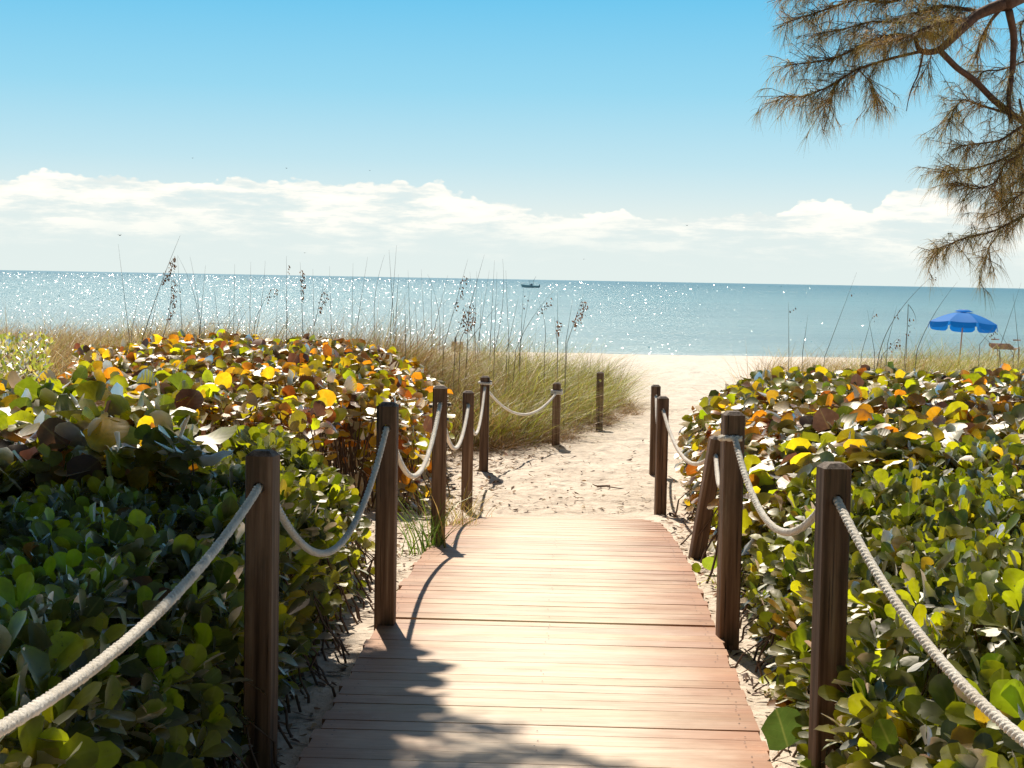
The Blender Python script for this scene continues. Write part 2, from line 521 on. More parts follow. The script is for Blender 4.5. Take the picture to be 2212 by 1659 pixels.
# steep little wave facets added for sparkle, tilts scattered about the sun's mirror direction
N = 80000
u = rng.random(N)
d = 3.15 * F / (2.2 + 72 * u ** 1.7)                 # more of them towards the horizon
ax = np.clip(rng.normal(-.22, .17, N), -.8, .8)
px = ax * d
keep = (d < 3000)
d, px = d[keep], px[keep]
N = len(d)
size = (d / F) * rng.gamma(1.6, .42, N) * .50
size = np.clip(size, .03, 2.5)
tilt_y = rng.normal(-.44, .17, N)                     # slope towards the shore
tilt_x = rng.normal(-.09, .22, N)
nrm = norm(np.stack([tilt_x, tilt_y, np.ones(N)], -1))
t1 = norm(np.cross(np.array([0., 1, 0]), nrm))
t1 = norm(np.cross(nrm, np.cross(np.array([1., 0, 0]), nrm) * -1)) if False else norm(np.array([1., 0, 0]) - nrm * nrm[:, :1])
t2 = np.cross(nrm, t1)
cen = np.stack([px, d, np.full(N, SEA) + size * .30 + .02], -1)
ang = np.arange(6) * math.pi / 3
ring = np.stack([np.cos(ang), np.sin(ang) * .8], -1)
FV = cen[:, None, :] + size[:, None, None] * .5 * (ring[None, :, :1] * t1[:, None, :] + ring[None, :, 1:] * t2[:, None, :])
off = len(V)
V = np.concatenate([V, FV.reshape(-1, 3)])
fa = np.concatenate([fa, np.arange(N * 6) + off])
tot = np.concatenate([tot, np.full(N, 6)])
me = npmesh('sea_water', V, fa, tot, smooth=False)
me.materials.append(M_SEA)
me.materials.append(M_GLINT)
mi = np.zeros(len(tot), dtype=np.int32)
mi[-N:] = 1
me.polygons.foreach_set('material_index', mi)
tag(link('sea_water', me), kind='structure', label='pale teal sea glittering in the sun')

# ------------------------------------------------------------------ boardwalk
bm_v, bm_f, bm_c, bm_l = [], [], [], []
mats_i = []


def add_box_pts(p8, col, lc8, mi_=0):
    o = len(bm_v)
    bm_v.extend(p8)
    for q in ((0, 1, 2, 3), (7, 6, 5, 4), (0, 4, 5, 1), (1, 5, 6, 2), (2, 6, 7, 3), (3, 7, 4, 0)):
        bm_f.append([o + k for k in q])
        mats_i.append(mi_)
    bm_c.extend([col] * 8)
    bm_l.extend(lc8)


pitch = .1175
y = -3.0
pid = 0
ax_ = Vector((BK, 1, 0)).normalized()
while y < BEND:
    gap = random.choice([.003, .004, .004, .005, .006, .009])
    if abs(y - 7.32) < pitch / 2:
        gap = .036
    y0, y1 = y, y + pitch - gap
    k = .038 + random.uniform(-.004, .004)
    lift = random.uniform(-.0008, .0008)
    jl, jr = random.uniform(-.012, .012), random.uniform(-.012, .012)
    if y > 12.3:
        jl += random.uniform(0, .05); jr -= random.uniform(0, .05)
    tone = random.uniform(.86, 1.08)
    col = (tone * random.uniform(.97, 1.03), tone, tone * random.uniform(.95, 1.05))
    segs = 6
    tilt_l, tilt_r = random.uniform(-.0015, .0015), random.uniform(-.002, .002)
    prev = None
    for sgi in range(segs):
        p8 = []
        l8 = []
        for (yy, zz) in ((y0, 0), (y1, 0)):
            pass
        ua, ub = -1 + 2 * sgi / segs, -1 + 2 * (sgi + 1) / segs
        q = []
        for (u_, yy, top) in ((ua, y0, 1), (ub, y0, 1), (ub, y1, 1), (ua, y1, 1), (ua, y0, 0), (ub, y0, 0), (ub, y1, 0), (ua, y1, 0)):
            xx = float(bcx(yy)) + u_ * BW + (jl if u_ == -1 else 0) + (jr if u_ == 1 else 0)
            yw = yy - k * (u_ * BW)
            zz = float(bz(yw)) + lift + (tilt_l if u_ < 0 else tilt_r) * abs(u_)
            q.append((xx, yw, zz if top else zz - .03))
            l8.append((u_, float(pid), 0))
        o = len(bm_v)
        bm_v.extend(q); bm_c.extend([col] * 8); bm_l.extend(l8)
        fs = [(0, 1, 2, 3), (7, 6, 5, 4), (0, 4, 5, 1), (2, 6, 7, 3)]
        if sgi == 0: fs.append((3, 7, 4, 0))
        if sgi == segs - 1: fs.append((1, 5, 6, 2))
        for f_ in fs:
            bm_f.append([o + k_ for k_ in f_]); mats_i.append(0)
    # screw heads
    for u_ in (-.93, .0, .93):
        for dy in (.03, pitch - .035):
            if random.random() < (.6 if u_ == 0 else .25): continue
            xx = float(bcx(y0)) + u_ * BW + random.uniform(-.012, .012)
            yw = y0 + dy - k * (u_ * BW)
            zz = float(bz(yw)) + lift + .0022 + .0015
            o = len(bm_v)
            for a_ in range(8):
                bm_v.append((xx + .0035 * math.cos(a_ * math.pi / 4), yw + .0035 * math.sin(a_ * math.pi / 4), zz))
                bm_c.append((1, 1, 1)); bm_l.append((0, 0, 0))
            bm_f.append(list(range(o, o + 8))); mats_i.append(1)
    y += pitch
    pid += 1
# joists below
for u_ in (-.85, 0, .85):
    for ya in np.arange(-3, BEND - .6, .5):
        yb = min(ya + .5, BEND - .5)
        xa, xb = float(bcx(ya)) + u_ * BW, float(bcx(yb)) + u_ * BW
        za, zb = float(bz(ya)) - .034, float(bz(yb)) - .034
        p8 = [(xa - .02, ya, za), (xa + .02, ya, za), (xb + .02, yb, zb), (xb - .02, yb, zb),
              (xa - .02, ya, za - .09), (xa + .02, ya, za - .09), (xb + .02, yb, zb - .09), (xb - .02, yb, zb - .09)]
        add_box_pts(p8, (1, 1, 1), [(0, 0, 0)] * 8, 2)
tot = np.array([len(f_) for f_ in bm_f])
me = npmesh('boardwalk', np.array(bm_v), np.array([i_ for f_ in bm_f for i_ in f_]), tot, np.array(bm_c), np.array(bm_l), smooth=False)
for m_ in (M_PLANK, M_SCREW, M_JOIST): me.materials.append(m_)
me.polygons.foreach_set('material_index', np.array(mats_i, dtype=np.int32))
tag(link('boardwalk', me), kind='structure', label='reddish brown plank boardwalk, worn pale with painted glare along its middle')

# ------------------------------------------------------------------ posts
def make_post(h, wd=.089):
    """square post, chamfered top, round hole bored through along Y near the top; origin at ground"""
    bm = bmesh.new()
    hw = wd / 2
    ch = .018
    deep = .35
    rings = [(-deep, hw), (h - .016, hw), (h, hw - ch)]
    vs = []
    rc = .005
    for z, r in rings:
        row = []
        for (sx, sy) in ((1, 1), (-1, 1), (-1, -1), (1, -1)):
            # rounded corners: two verts each
            pts2 = [(sx * r, sy * (r - rc)), (sx * (r - rc), sy * r)]
            if sx * sy < 0: pts2 = pts2[::-1]
            row += [bm.verts.new((a_, b_, z)) for a_, b_ in pts2]
        vs.append(row)
    for a_, b_ in zip(vs[:-1], vs[1:]):
        for k in range(8):
            bm.faces.new((a_[k], a_[(k + 1) % 8], b_[(k + 1) % 8], b_[k]))
    bm.faces.new(vs[-1])
    bm.faces.new(vs[0][::-1])
    me_ = bpy.data.meshes.new('rope_post')
    bm.to_mesh(me_); bm.free()
    # bore
    cb = bmesh.new()
    bmesh.ops.create_cone(cb, cap_ends=True, segments=20, radius1=.0185, radius2=.0185, depth=.3,
                          matrix=Matrix.Translation((0, 0, h - .115)) @ Matrix.Rotation(math.pi / 2, 4, 'X'))
    cm = bpy.data.meshes.new('bore')
    cb.to_mesh(cm); cb.free()
    a_ = bpy.data.objects.new('a', me_); b_ = bpy.data.objects.new('b', cm)
    COL.objects.link(a_); COL.objects.link(b_)
    md = a_.modifiers.new('b', 'BOOLEAN'); md.object = b_; md.operation = 'DIFFERENCE'; md.solver = 'EXACT'
    dg = bpy.context.evaluated_depsgraph_get()
    out = bpy.data.meshes.new_from_object(a_.evaluated_get(dg))
    bpy.data.objects.remove(a_); bpy.data.objects.remove(b_)
    out.name = 'rope_post'
    if not out.materials: out.materials.append(M_POST)
    else: out.materials[0] = M_POST
    return out


P_G = 'rope fence posts along the path'
HOLES = {}


def place_post(key, xd, ytop, Y, label, rz=0, h=None, lean=(0, 0), xtop=None, wd=.089, z0=None):
    top = at(xd, ytop, Y)
    gx = top.x if xtop is None else top.x
    g = float(G(top.x, Y)) if z0 is None else z0
    h_ = (top.z - g) / math.cos(lean[1])
    me_ = make_post(h_, wd)
    o = link('rope_post', me_)
    o.location = (top.x - math.tan(lean[1]) * (top.z - g), Y, g)
    o.rotation_euler = (lean[0], lean[1], rz)
    bpy.context.view_layer.update()
    mw = Matrix.Translation(o.location) @ o.rotation_euler.to_matrix().to_4x4()
    HOLES[key] = (mw @ Vector((0, -wd / 2, h_ - .115)), mw @ Vector((0, wd / 2, h_ - .115)), mw @ Vector((0, 0, h_)), mw)
    tag(o, label, 'post', P_G)
    return o


place_post('L1', 568, 972, 5.2, 'nearest left wooden post, standing in shade before the dark shrubs', R(-9))
place_post('L2', 838, 869, 7.35, 'left wooden post whose shadow falls on the boardwalk, second from the camera', R(-3))
place_post('L3', 951, 833, 10.1, 'third left wooden post from the camera, green grass tuft at its foot', R(2))
place_post('L4', 1012, 844, 13.3, 'dark left wooden post at the sandy end of the boardwalk', R(4))
place_post('L5', 1048, 812, 16.4, 'mossy left wooden post with rope knotted at its top, at the path bend', R(-2))
place_post('L6', 1203, 826, 18.9, 'short wooden post with rope tied round it in front of the green grass', R(-6))
place_post('L7', 1297, 803, 21.3, 'farthest left wooden post, bare of rope, at the grass edge', R(-8))
place_post('R1', 1802, 999, 5.2, 'nearest right wooden post, tall against the green shrubs', R(7))
place_post('R2', 1584, 888, 7.2, 'second right wooden post from the camera, beside the plank edge', R(5))
place_post('R3', 1549, 942, 9.9, 'leaning right wooden post half hidden behind an upright one', R(4), lean=(R(2), R(8.0)))
place_post('R4', 1432, 856, 13.2, 'right wooden post at the corner where the boardwalk meets sand', R(3))
place_post('R5', 1417, 831, 16.4, 'farthest right wooden post, thin, overlapped by the post before it', R(0))
# fix leaning post: foot position
# hidden/off-frame neighbours that carry the rope ends
for key, X_, Y_, lb in (('L0', -.88, 1.95, 'left wooden post just outside the picture, carrying the rope end'), ('R0', 1.08, 1.75, 'right wooden post just outside the picture, carrying the rope end')):
    me_ = make_post(1.03)
    o = link('rope_post', me_)
    o.location = (X_, Y_, -.05)
    tag(o, lb, 'post', P_G)
    HOLES[key] = (Vector((X_, Y_ - .045, .865)), Vector((X_, Y_ + .045, .865)), Vector((X_, Y_, .98)), Matrix.Translation((X_, Y_, -.05)))


# ------------------------------------------------------------------ rope
def rope_mesh(name, paths, r=.0125, seg=18, step=.0035):
    Vs, fl, tt = [], [], []
    off_ = 0
    for P in paths:
        P = np.array([tuple(p) for p in P], float)
        L = np.concatenate([[0], np.cumsum(np.linalg.norm(np.diff(P, axis=0), axis=1))])
        n_ = max(8, int(L[-1] / step))
        sL = np.linspace(0, L[-1], n_)
        Q = np.stack([np.interp(sL, L, P[:, k]) for k in range(3)], -1)
        T = norm(np.gradient(Q, axis=0))
        up_ = np.array([0, 0, 1.])
        A = np.cross(T, up_)
        bad = np.linalg.norm(A, axis=1) < 1e-3
        A[bad] = (1, 0, 0)
        A = norm(A)
        B = np.cross(A, T)
        ph = np.arange(seg) * 2 * math.pi / seg
        tw = sL[:, None] * 2 * math.pi / .078
        lob = np.abs(np.cos(1.5 * (ph[None, :] - tw)))
        rr = r * (.46 + .62 * lob ** .55)
        rr = rr + r * .05 * rng.normal(size=rr.shape)
        ring_ = Q[:, None, :] + rr[..., None] * (np.cos(ph)[None, :, None] * A[:, None, :] + np.sin(ph)[None, :, None] * B[:, None, :])
        Vs.append(ring_.reshape(-1, 3))
        ii = np.arange(n_ - 1)[:, None] * seg + np.arange(seg)[None, :]
        jj = np.arange(n_ - 1)[:, None] * seg + (np.arange(seg)[None, :] + 1) % seg
        fl.append((np.stack([ii, jj, jj + seg, ii + seg], -1) + off_).reshape(-1))
        tt.append(np.full((n_ - 1) * seg, 4))
        off_ += n_ * seg
    return npmesh(name, np.concatenate(Vs), np.concatenate(fl), np.concatenate(tt))


def span(a, b, sag, n_=40, skew=0.0):
    """hanging curve from a to b; sag metres below the chord, starts with the straight run out of the hole"""
    out = []
    for k in range(n_ + 1):
        u_ = k / n_
        p = a.lerp(b, u_)
        v_ = u_ + skew * u_ * (1 - u_)
        p = p.copy()
        p.z -= sag * 4 * v_ * (1 - v_)
        out.append(p)
    return out


def rope_side(keys, sags):
    path = []
    for i_ in range(len(keys) - 1):
        a = HOLES[keys[i_]]; b = HOLES[keys[i_ + 1]]
        # leaves the far face of the nearer post and enters the near face of the next
        path += [a[0]] if i_ == 0 else []
        path += span(a[1], b[0], sags[i_][0], skew=sags[i_][1])
    path.append(HOLES[keys[-1]][1])
    return path


left = rope_side(['L0', 'L1', 'L2', 'L3', 'L4', 'L5', 'L6'],
                 [(.13, 0), (.37, 0), (.32, 0), (.31, 0), (.34, 0), (.26, 0)])
right = rope_side(['R0', 'R1', 'R2', 'R3', 'R4', 'R5'],
                  [(.24, 0), (.24, 0), (.20, 0), (.20, 0), (.22, 0)])


def knot_path(key, dz=0.0, turns=1.6, rad=.066):
    mw = HOLES[key][3]
    top = HOLES[key][2]
    c_ = Vector((top.x, top.y, top.z - .115 + dz))
    out = []
    for k in range(int(turns * 24) + 1):
        a_ = k / 24 * 2 * math.pi
        sq = 1 / max(abs(math.cos(a_)), abs(math.sin(a_)))
        rr = .045 * min(sq, 1.25) + .012
        out.append(c_ + Vector((rr * math.cos(a_), rr * math.sin(a_), -.022 * k / 24)))
    return out


rl = empty('rope', HOLES['L0'][0])
tag(rl, 'thick pale rope sagging through the left row of posts', 'rope', 'ropes strung along the path')
link('strand', rope_mesh('rope_strand', [left]), M_ROPE, rl)
link('knot', rope_mesh('rope_knot', [knot_path('L5', .06, 1.3)]), M_ROPE, rl)
link('knot', rope_mesh('rope_knot', [knot_path('L6', .03, 2.6)]), M_ROPE, rl)
link('knot', rope_mesh('rope_knot', [knot_path('L3', 0.0, .55)]), M_ROPE, rl)
rr_ = empty('rope', HOLES['R0'][0])
tag(rr_, 'thick pale rope sagging through the right row of posts', 'rope', 'ropes strung along the path')
link('strand', rope_mesh('rope_strand', [right]), M_ROPE, rr_)
p0 = HOLES['R2'][0]
stub = [p0 + Vector((0.03, .0, 0)), p0 + Vector((-.03, -.012, .0)), p0 + Vector((-.058, .01, .0)), p0 + Vector((-.058, .03, -.004))]
link('knot', rope_mesh('rope_knot', [stub]), M_ROPE, rr_)

# ------------------------------------------------------------------ leaves
def template(ts, ws, two=False):
    tv, tf = [], []
    for t_, w_ in zip(ts, ws):
        tv += [(-w_, t_), (0, t_), (w_, t_)]
    for k in range(len(ts) - 1):
        a_ = k * 3
        tf += [(a_, a_ + 1, a_ + 4, a_ + 3), (a_ + 1, a_ + 2, a_ + 5, a_ + 4)]
    return np.array(tv, float), np.array(tf)


T_GR = template([.02, .06, .22, .5, .78, .94, 1.0], [.05, .27, .45, .54, .45, .25, .04])
T_GRF = template([.02, .14, .5, .84, 1.0], [.1, .38, .54, .38, .08])
T_NA = template([0, .22, .48, .74, .91, 1.0], [.03, .09, .20, .27, .20, .05])
T_NAF = template([0, .35, .75, 1.0], [.03, .15, .26, .08])


def leaves_arrays(P, D, Nm, L, col, tmpl, cup, bend, wscale=None, wav=0.0):
    tv, tf = tmpl
    N_ = len(P)
    D = norm(D)
    X = norm(np.cross(D, Nm))
    Z = np.cross(X, D)
    w_ = tv[:, 0][None, :] * (1 if wscale is None else wscale[:, None])
    w_ = w_ * (1 + .10 * rng.normal(size=(N_, len(tv))))
    t_ = tv[:, 1][None, :]
    zz = cup[:, None] * np.abs(w_) * 1.0 + bend[:, None] * (t_ ** 2) + wav * rng.normal(size=(N_, len(tv))) * np.minimum(np.abs(tv[:, 0]) * 4, 1)[None, :]
    Lx = L[:, None]
    Vv = P[:, None, :] + (w_ * Lx)[..., None] * X[:, None, :] + (t_ * Lx)[..., None] * D[:, None, :] + (zz * Lx)[..., None] * Z[:, None, :]
    lcx = np.stack([np.broadcast_to(t_, (N_, len(tv))), np.broadcast_to(tv[:, 0][None, :], (N_, len(tv))), np.broadcast_to(rng.random(N_)[:, None], (N_, len(tv)))], -1)
    cols = np.repeat(col, len(tv), axis=0)
    f_ = (tf[None, :, :] + (np.arange(N_) * len(tv))[:, None, None]).reshape(-1)
    return Vv.reshape(-1, 3), f_, np.full(N_ * len(tf), 4), cols, lcx.reshape(-1, 3)


def palette(n_, entries, jit=.18):
    """entries: (weight, (r,g,b))"""
    w_ = np.array([e[0] for e in entries], float)
    w_ /= w_.sum()
    k = rng.choice(len(entries), n_, p=w_)
    c_ = np.array([e[1] for e in entries])[k]
    c_ = c_ * (1 + jit * rng.normal(size=(n_, 1))) * (1 + .06 * rng.normal(size=(n_, 3)))
    return np.clip(c_, .004, .9)


GREEN, LIME, OLIVE = (.13, .17, .008), (.42, .45, .010), (.25, .23, .008)
YELL, ORAN, RUST, PURP, TAN = (.64, .41, .014), (.62, .23, .014), (.32, .09, .012), (.10, .045, .035), (.40, .25, .10)
PAL_FARL = [(15, ORAN), (32, YELL), (18, OLIVE), (16, LIME), (7, RUST), (8, PURP)]
PAL_NEARL = [(32, LIME), (16, OLIVE), (17, YELL), (8, ORAN), (12, PURP), (14, GREEN)]
PAL_R = [(26, OLIVE), (23, LIME), (18, YELL), (9, ORAN), (4, RUST), (8, PURP), (12, GREEN)]
PAL_NAUP = [(28, (.20, .23, .006)), (38, (.38, .40, .008)), (14, (.07, .10, .005)), (10, (.42, .44, .012)), (4, (.50, .36, .02)), (1, (.22, .09, .02))]


# hedge edge lines
def xL(y):
    return np.interp(y, [0, 3, 6, 8.2, 9.0, 11, 14, 16, 17.5], [-.94, -.89, -.82, -.78, -.78, -.74, -.68, -.62, -.75])


def xR(y):
    return np.interp(y, [0, 3, 5, 7, 9.5, 12, 13.5, 15, 17, 18.5], [.98, .98, 1.00, 1.12, 1.26, 1.40, 1.46, 1.56, 1.85, 2.3])


def hedge_top(x, y, e, zt, soft=.30, start=.35, amp=.10, o=0):
    """height of the hedge surface; e = distance inside its edge"""
    s_ = start + (1 - start) * (1 - np.exp(-np.maximum(e, 0) / soft))
    g = G(x, y)
    return g + (zt - g) * s_ + amp * fbm(x, y, 1.3, o, 3) + amp * .6 * vn(x, y, 4.0, o + 5)


def sample_region(n_, yr, side, wlim, inside=None):
    ys_ = rng.uniform(yr[0], yr[1], n_ * 3)
    if side < 0:
        e0 = xL(ys_)
        far_ = -(.34 * ys_ + wlim)
        xs_ = rng.uniform(-7.6, 0, n_ * 3)
        ok = (xs_ < e0) & (xs_ > far_)
        e_ = e0 - xs_
    else:
        e0 = xR(ys_)
        far_ = (.34 * ys_ + wlim)
        xs_ = rng.uniform(.8, 7.6, n_ * 3)
        ok = (xs_ > e0) & (xs_ < far_)
        e_ = xs_ - e0
    if inside is not None:
        ok &= inside(xs_, ys_)
    return xs_[ok], ys_[ok], e_[ok]


def stems_mesh(name, pts_top, n_seg=5, r=.006):
    """crooked stems from the ground to given points"""
    Vs, fl, tt = [], [], []
    off_ = 0
    for p in pts_top:
        bx_ = p[0] + random.uniform(-.25, .25); by_ = p[1] + random.uniform(-.25, .25)
        g = float(G(bx_, by_))
        b_ = np.array([bx_, by_, g - .03])
        Q = []
        for k in range(n_seg + 1):
            u_ = k / n_seg
            q_ = b_ * (1 - u_) + np.array(p) * u_
            q_[:2] += rng.normal(size=2) * .025 * math.sin(u_ * 3.1)
            Q.append(q_)
        Q = np.array(Q)
        ph = np.arange(4) * math.pi / 2
        rr = (r * (1 - .55 * np.linspace(0, 1, n_seg + 1)))[:, None]
        ring_ = Q[:, None, :] + np.stack([rr * np.cos(ph)[None], rr * np.sin(ph)[None], 0 * rr * ph[None]], -1)
        Vs.append(ring_.reshape(-1, 3))
        for k in range(n_seg):
            for m in range(4):
                a_ = off_ + k * 4 + m; b2 = off_ + k * 4 + (m + 1) % 4
                fl += [a_, b2, b2 + 4, a_ + 4]
                tt.append(4)
        off_ += 4 * (n_seg + 1)
    return npmesh(name, np.concatenate(Vs), np.array(fl), np.array(tt))


def grape_shrub(label, yr, side, zt, dens, pal, size=(.085, .135), inside=None, wlim=.7, far=False, o=0, patch=None, start=.35, soft=.3, amp=.10, tiltsd=.62, flat=.34):
    area_guess = (yr[1] - yr[0]) * 7.6
    n_ = int(area_guess * dens)
    x, y, e = sample_region(n_, yr, side, wlim, inside)
    x, y, e = x[:n_], y[:n_], e[:n_]
    T = hedge_top(x, y, e, zt if not callable(zt) else zt(x, y), soft, start, amp, o)
    g = G(x, y)
    n_ = len(x)
    r_ = rng.exponential(.11, n_)
    lowp = (rng.random(n_) < .45) & (e < .45)
    r_ = np.where(lowp, rng.random(n_) * (T - g) * .95, r_)
    z = np.maximum(T - r_, g + .03)
    P = np.stack([x, y, z], -1)
    # upward, tilted normals, random heading
    az_ = rng.uniform(0, 2 * math.pi, n_)
    tl = np.where(rng.random(n_) < flat, np.abs(rng.normal(.30, .2, n_)), rng.uniform(.2, 1.6, n_))
    out = np.zeros((n_, 3)); out[:, 0] = -side * 1.0
    Nn = norm(np.stack([np.sin(tl) * np.cos(az_), np.sin(tl) * np.sin(az_), np.cos(tl)], -1) + out * (.5 * np.exp(-e / .2))[:, None])
    h2 = rng.normal(size=(n_, 3))
    D = norm(h2 - Nn * (h2 * Nn).sum(1, keepdims=True))
    L = rng.uniform(size[0], size[1], n_) * rng.choice([.55, .8, 1, 1, 1.12], n_)
    c_ = palette(n_, pal)
    if patch is not None:
        c_ = patch(x, y, c_)
    # shoots share a colour
    cl = vn(x, y, 6.0, 40 + o)
    c_ = c_ * (1 + .35 * cl)[:, None]
    A = leaves_arrays(P, D, Nn, L, np.clip(c_, .004, .85), T_GRF if far else T_GR, rng.normal(.12, .28, n_), rng.normal(-.10, .24, n_), wav=.04)
    root = empty('sea_grape_shrub', (float(x.mean()), float(y.mean()), float(G(x.mean(), y.mean()))))
    tag(root, label, 'shrub', 'sea grape shrubs beside the path')
    link('foliage', npmesh('sea_grape_foliage', *A[:3], A[3], A[4]), M_GRAPE, root)
    k = rng.choice(n_, min(n_, max(60, n_ // 14)), replace=False)
    link('stems', stems_mesh('sea_grape_stems', P[k], r=.008), M_TWIG, root)
    return root


def naupaka_shrub(label, yr, side, zt, dens, inside=None, wlim=.6, far=False, o=0, start=.3, size=(.062, .105), pal=None, amp=.13):
    area_guess = (yr[1] - yr[0]) * 7.6
    n_ = int(area_guess * dens)
    x, y, e = sample_region(n_, yr, side, wlim, inside)
    x, y, e = x[:n_], y[:n_], e[:n_]
    T = hedge_top(x, y, e, zt if not callable(zt) else zt(x, y), .16, start, amp, o)
    g = G(x, y)
    n_ = len(x)
    r_ = rng.exponential(.10, n_)
    lowp = (rng.random(n_) < .55) & (e < .4)
    r_ = np.where(lowp, rng.random(n_) * (T - g) * .95, r_)
    z = np.maximum(T - r_, g + .04)
    C = np.stack([x, y, z], -1)
    axd = norm(np.stack([rng.normal(0, .6, n_) - side * .9 * np.exp(-e / .18), rng.normal(-.12, .45, n_), np.ones(n_)], -1))
    Ps, Ds, Ns, Ls, Cs = [], [], [], [], []
    base_c = palette(n_, pal or PAL_NAUP)
    h2 = rng.normal(size=(n_, 3))
    U = norm(h2 - axd * (h2 * axd).sum(1, keepdims=True))
    Vx = np.cross(axd, U)
    for k in range(7):
        a_ = k * 2.4 + rng.normal(0, .2, n_)
        el_ = rng.uniform(.05, 1.3, n_) * (1 if k < 5 else 1.2)      # angle above the plane of the rosette
        rad_ = U * np.cos(a_)[:, None] + Vx * np.sin(a_)[:, None]
        D = rad_ * np.cos(el_)[:, None] + axd * np.sin(el_)[:, None]
        Nn = -rad_ * np.sin(el_)[:, None] + axd * np.cos(el_)[:, None]
        Ps.append(C + D * .008 - axd * (.012 * k * .6))
        Ds.append(D); Ns.append(Nn + rng.normal(size=(n_, 3)) * .18)
        Ls.append(rng.uniform(size[0], size[1], n_) * (1 if k < 5 else .75))
        Cs.append(np.clip(base_c * (1 + .15 * rng.normal(size=(n_, 1))), .004, .8))
    P = np.concatenate(Ps); D = np.concatenate(Ds); Nn = np.concatenate(Ns); L = np.concatenate(Ls); c_ = np.concatenate(Cs)
    N_ = len(P)
    A = leaves_arrays(P, D, Nn, L, c_, T_NAF if far else T_NA, rng.normal(.25, .12, N_), rng.normal(-.12, .10, N_), rng.uniform(.85, 1.25, N_), wav=.008)
    root = empty('naupaka_shrub', (float(x.mean()), float(y.mean()), float(G(x.mean(), y.mean()))))
    tag(root, label, 'shrub', 'low green leafy shrubs beside the boardwalk')
    link('foliage', npmesh('naupaka_foliage', *A[:3], A[3], A[4]), M_NAUP, root)
    k = rng.choice(n_, min(n_, max(80, n_ // 2)), replace=False)
    link('stems', stems_mesh('naupaka_stems', C[k], r=.006), M_TWIG, root)
    return root


# --- left side
naupaka_shrub('large leaved dark green shrub at the lower left corner under the nearest rope', (2.3, 4.3), -1, lambda x, y: .70 - .10 * sst(-.15, -.24, x / y), 120, o=1, size=(.09, .15), wlim=.3)
naupaka_shrub('shaded green shrub behind the nearest left post', (4.3, 6.4), -1, lambda x, y: .72 - .14 * sst(-.14, -.22, x / y), 160, o=2, size=(.07, .125))
naupaka_shrub('green shrub between the two nearest left posts, its top sunlit', (6.4, 8.9), -1, lambda x, y: .68 - .04 * sst(7.5, 8.9, y) - .16 * sst(-.15, -.22, x / y), 200, o=3, size=(.065, .11),
              inside=lambda x, y: (x > -1.9 - .22 * (y - 7.2)) | (y < 7.2))


def patch_near(x, y, c_):
    return c_


grape_shrub('sea grape with big round lime and orange leaves at the left frame edge', (7.0, 11.2), -1, lambda x, y: .80 - .16 * sst(-.26, -.36, x / y), 150, PAL_NEARL, (.11, .165), o=4,
            inside=lambda x, y: (x < -1.35 - .22 * (y - 7.2)), wlim=.6, start=.75)
grape_shrub('orange sea grape in the middle of the left hedge', (10.4, 14.4), -1,
            lambda x, y: .80 - .08 * sst(-2.2, -.8, x) - .12 * sst(-.19, -.25, x / y), 210, PAL_FARL, (.08, .125), o=5,
            inside=lambda x, y: (x > -.262 * y - .1) & ((x < -1.25) | (y > 12.6)) & (~((x < -2.3) & (y < 11.2))), start=.55)
grape_shrub('farthest orange sea grape of the left hedge, in front of the sea oats', (14.4, 18.9), -1,
            lambda x, y: .82 - .16 * sst(-1.8, -.7, x) - .14 * sst(-.19, -.25, x / y), 210, PAL_FARL, (.085, .13), o=6, far=True,
            inside=lambda x, y: (x > -.262 * y), start=.6)


# --- right side
def patch_right(x, y, c_):
    # a reddish orange streak through the middle, yellow further on
    k = np.exp(-((y - 12.3 + .15 * x) / 1.1) ** 2) * (rng.random(len(x)) < .55)
    tgt = np.where(rng.random((len(x), 1)) < .6, np.array(ORAN)[None, :], np.array(YELL)[None, :])
    return c_ * (1 - k)[:, None] + tgt * k[:, None]


naupaka_shrub('bright green shrub right of the nearest right post, under the rope', (2.4, 4.6), 1, .60, 115, o=11, size=(.085, .14), wlim=.3)
naupaka_shrub('lime green shrub between the two nearest right posts', (4.6, 6.6), 1, .62, 130, o=12, size=(.065, .12))
naupaka_shrub('dense green shrub beside the second right post', (6.6, 8.6), 1, .63, 150, o=13, size=(.06, .11))
grape_shrub('sea grape with large grey green veined leaves behind the right rope', (8.2, 11.0), 1, .67, 200, PAL_R, (.10, .15), flat=.5, o=14, start=.5)
grape_shrub('sea grape with a streak of orange leaves in the right hedge', (11.0, 14.2), 1, .67, 205, PAL_R, (.09, .13), flat=.5, o=15, patch=patch_right, start=.5)
grape_shrub('olive sea grape at the far end of the right hedge beside the beach path', (14.2, 18.2), 1, lambda x, y: .66 - .04 * (1 - sst(1.9, 2.6, x)) - .08 * sst(15.5, 18, y), 210,
            [(34, OLIVE), (20, LIME), (14, YELL), (7, ORAN), (5, RUST), (8, PURP), (12, GREEN)], (.09, .14), o=16, far=True, start=.5, amp=.08)

# single sea grape sprigs by the planks
def sprig(label, base, leaves_):
    root = empty('sea_grape_seedling', base)
    tag(root, label, 'seedling')
    P, D, Nn, L, c_ = [], [], [], [], []
    for (dx, dy, dz, hx, hy, hz, nx_, ny_, nz_, l_, cc_) in leaves_:
        P.append((base[0] + dx, base[1] + dy, base[2] + dz)); D.append((hx, hy, hz)); Nn.append((nx_, ny_, nz_)); L.append(l_); c_.append(cc_)
    N_ = len(P)
    A = leaves_arrays(np.array(P, float), np.array(D, float), np.array(Nn, float), np.array(L), np.array(c_), T_GR, np.full(N_, .12), np.full(N_, -.05))
    link('leaf', npmesh('seedling_leaves', *A[:3], A[3], A[4]), M_GRAPE, root)
    link('stem', stems_mesh('seedling_stem', [tuple(p) for p in P], r=.004), M_TWIG, root)


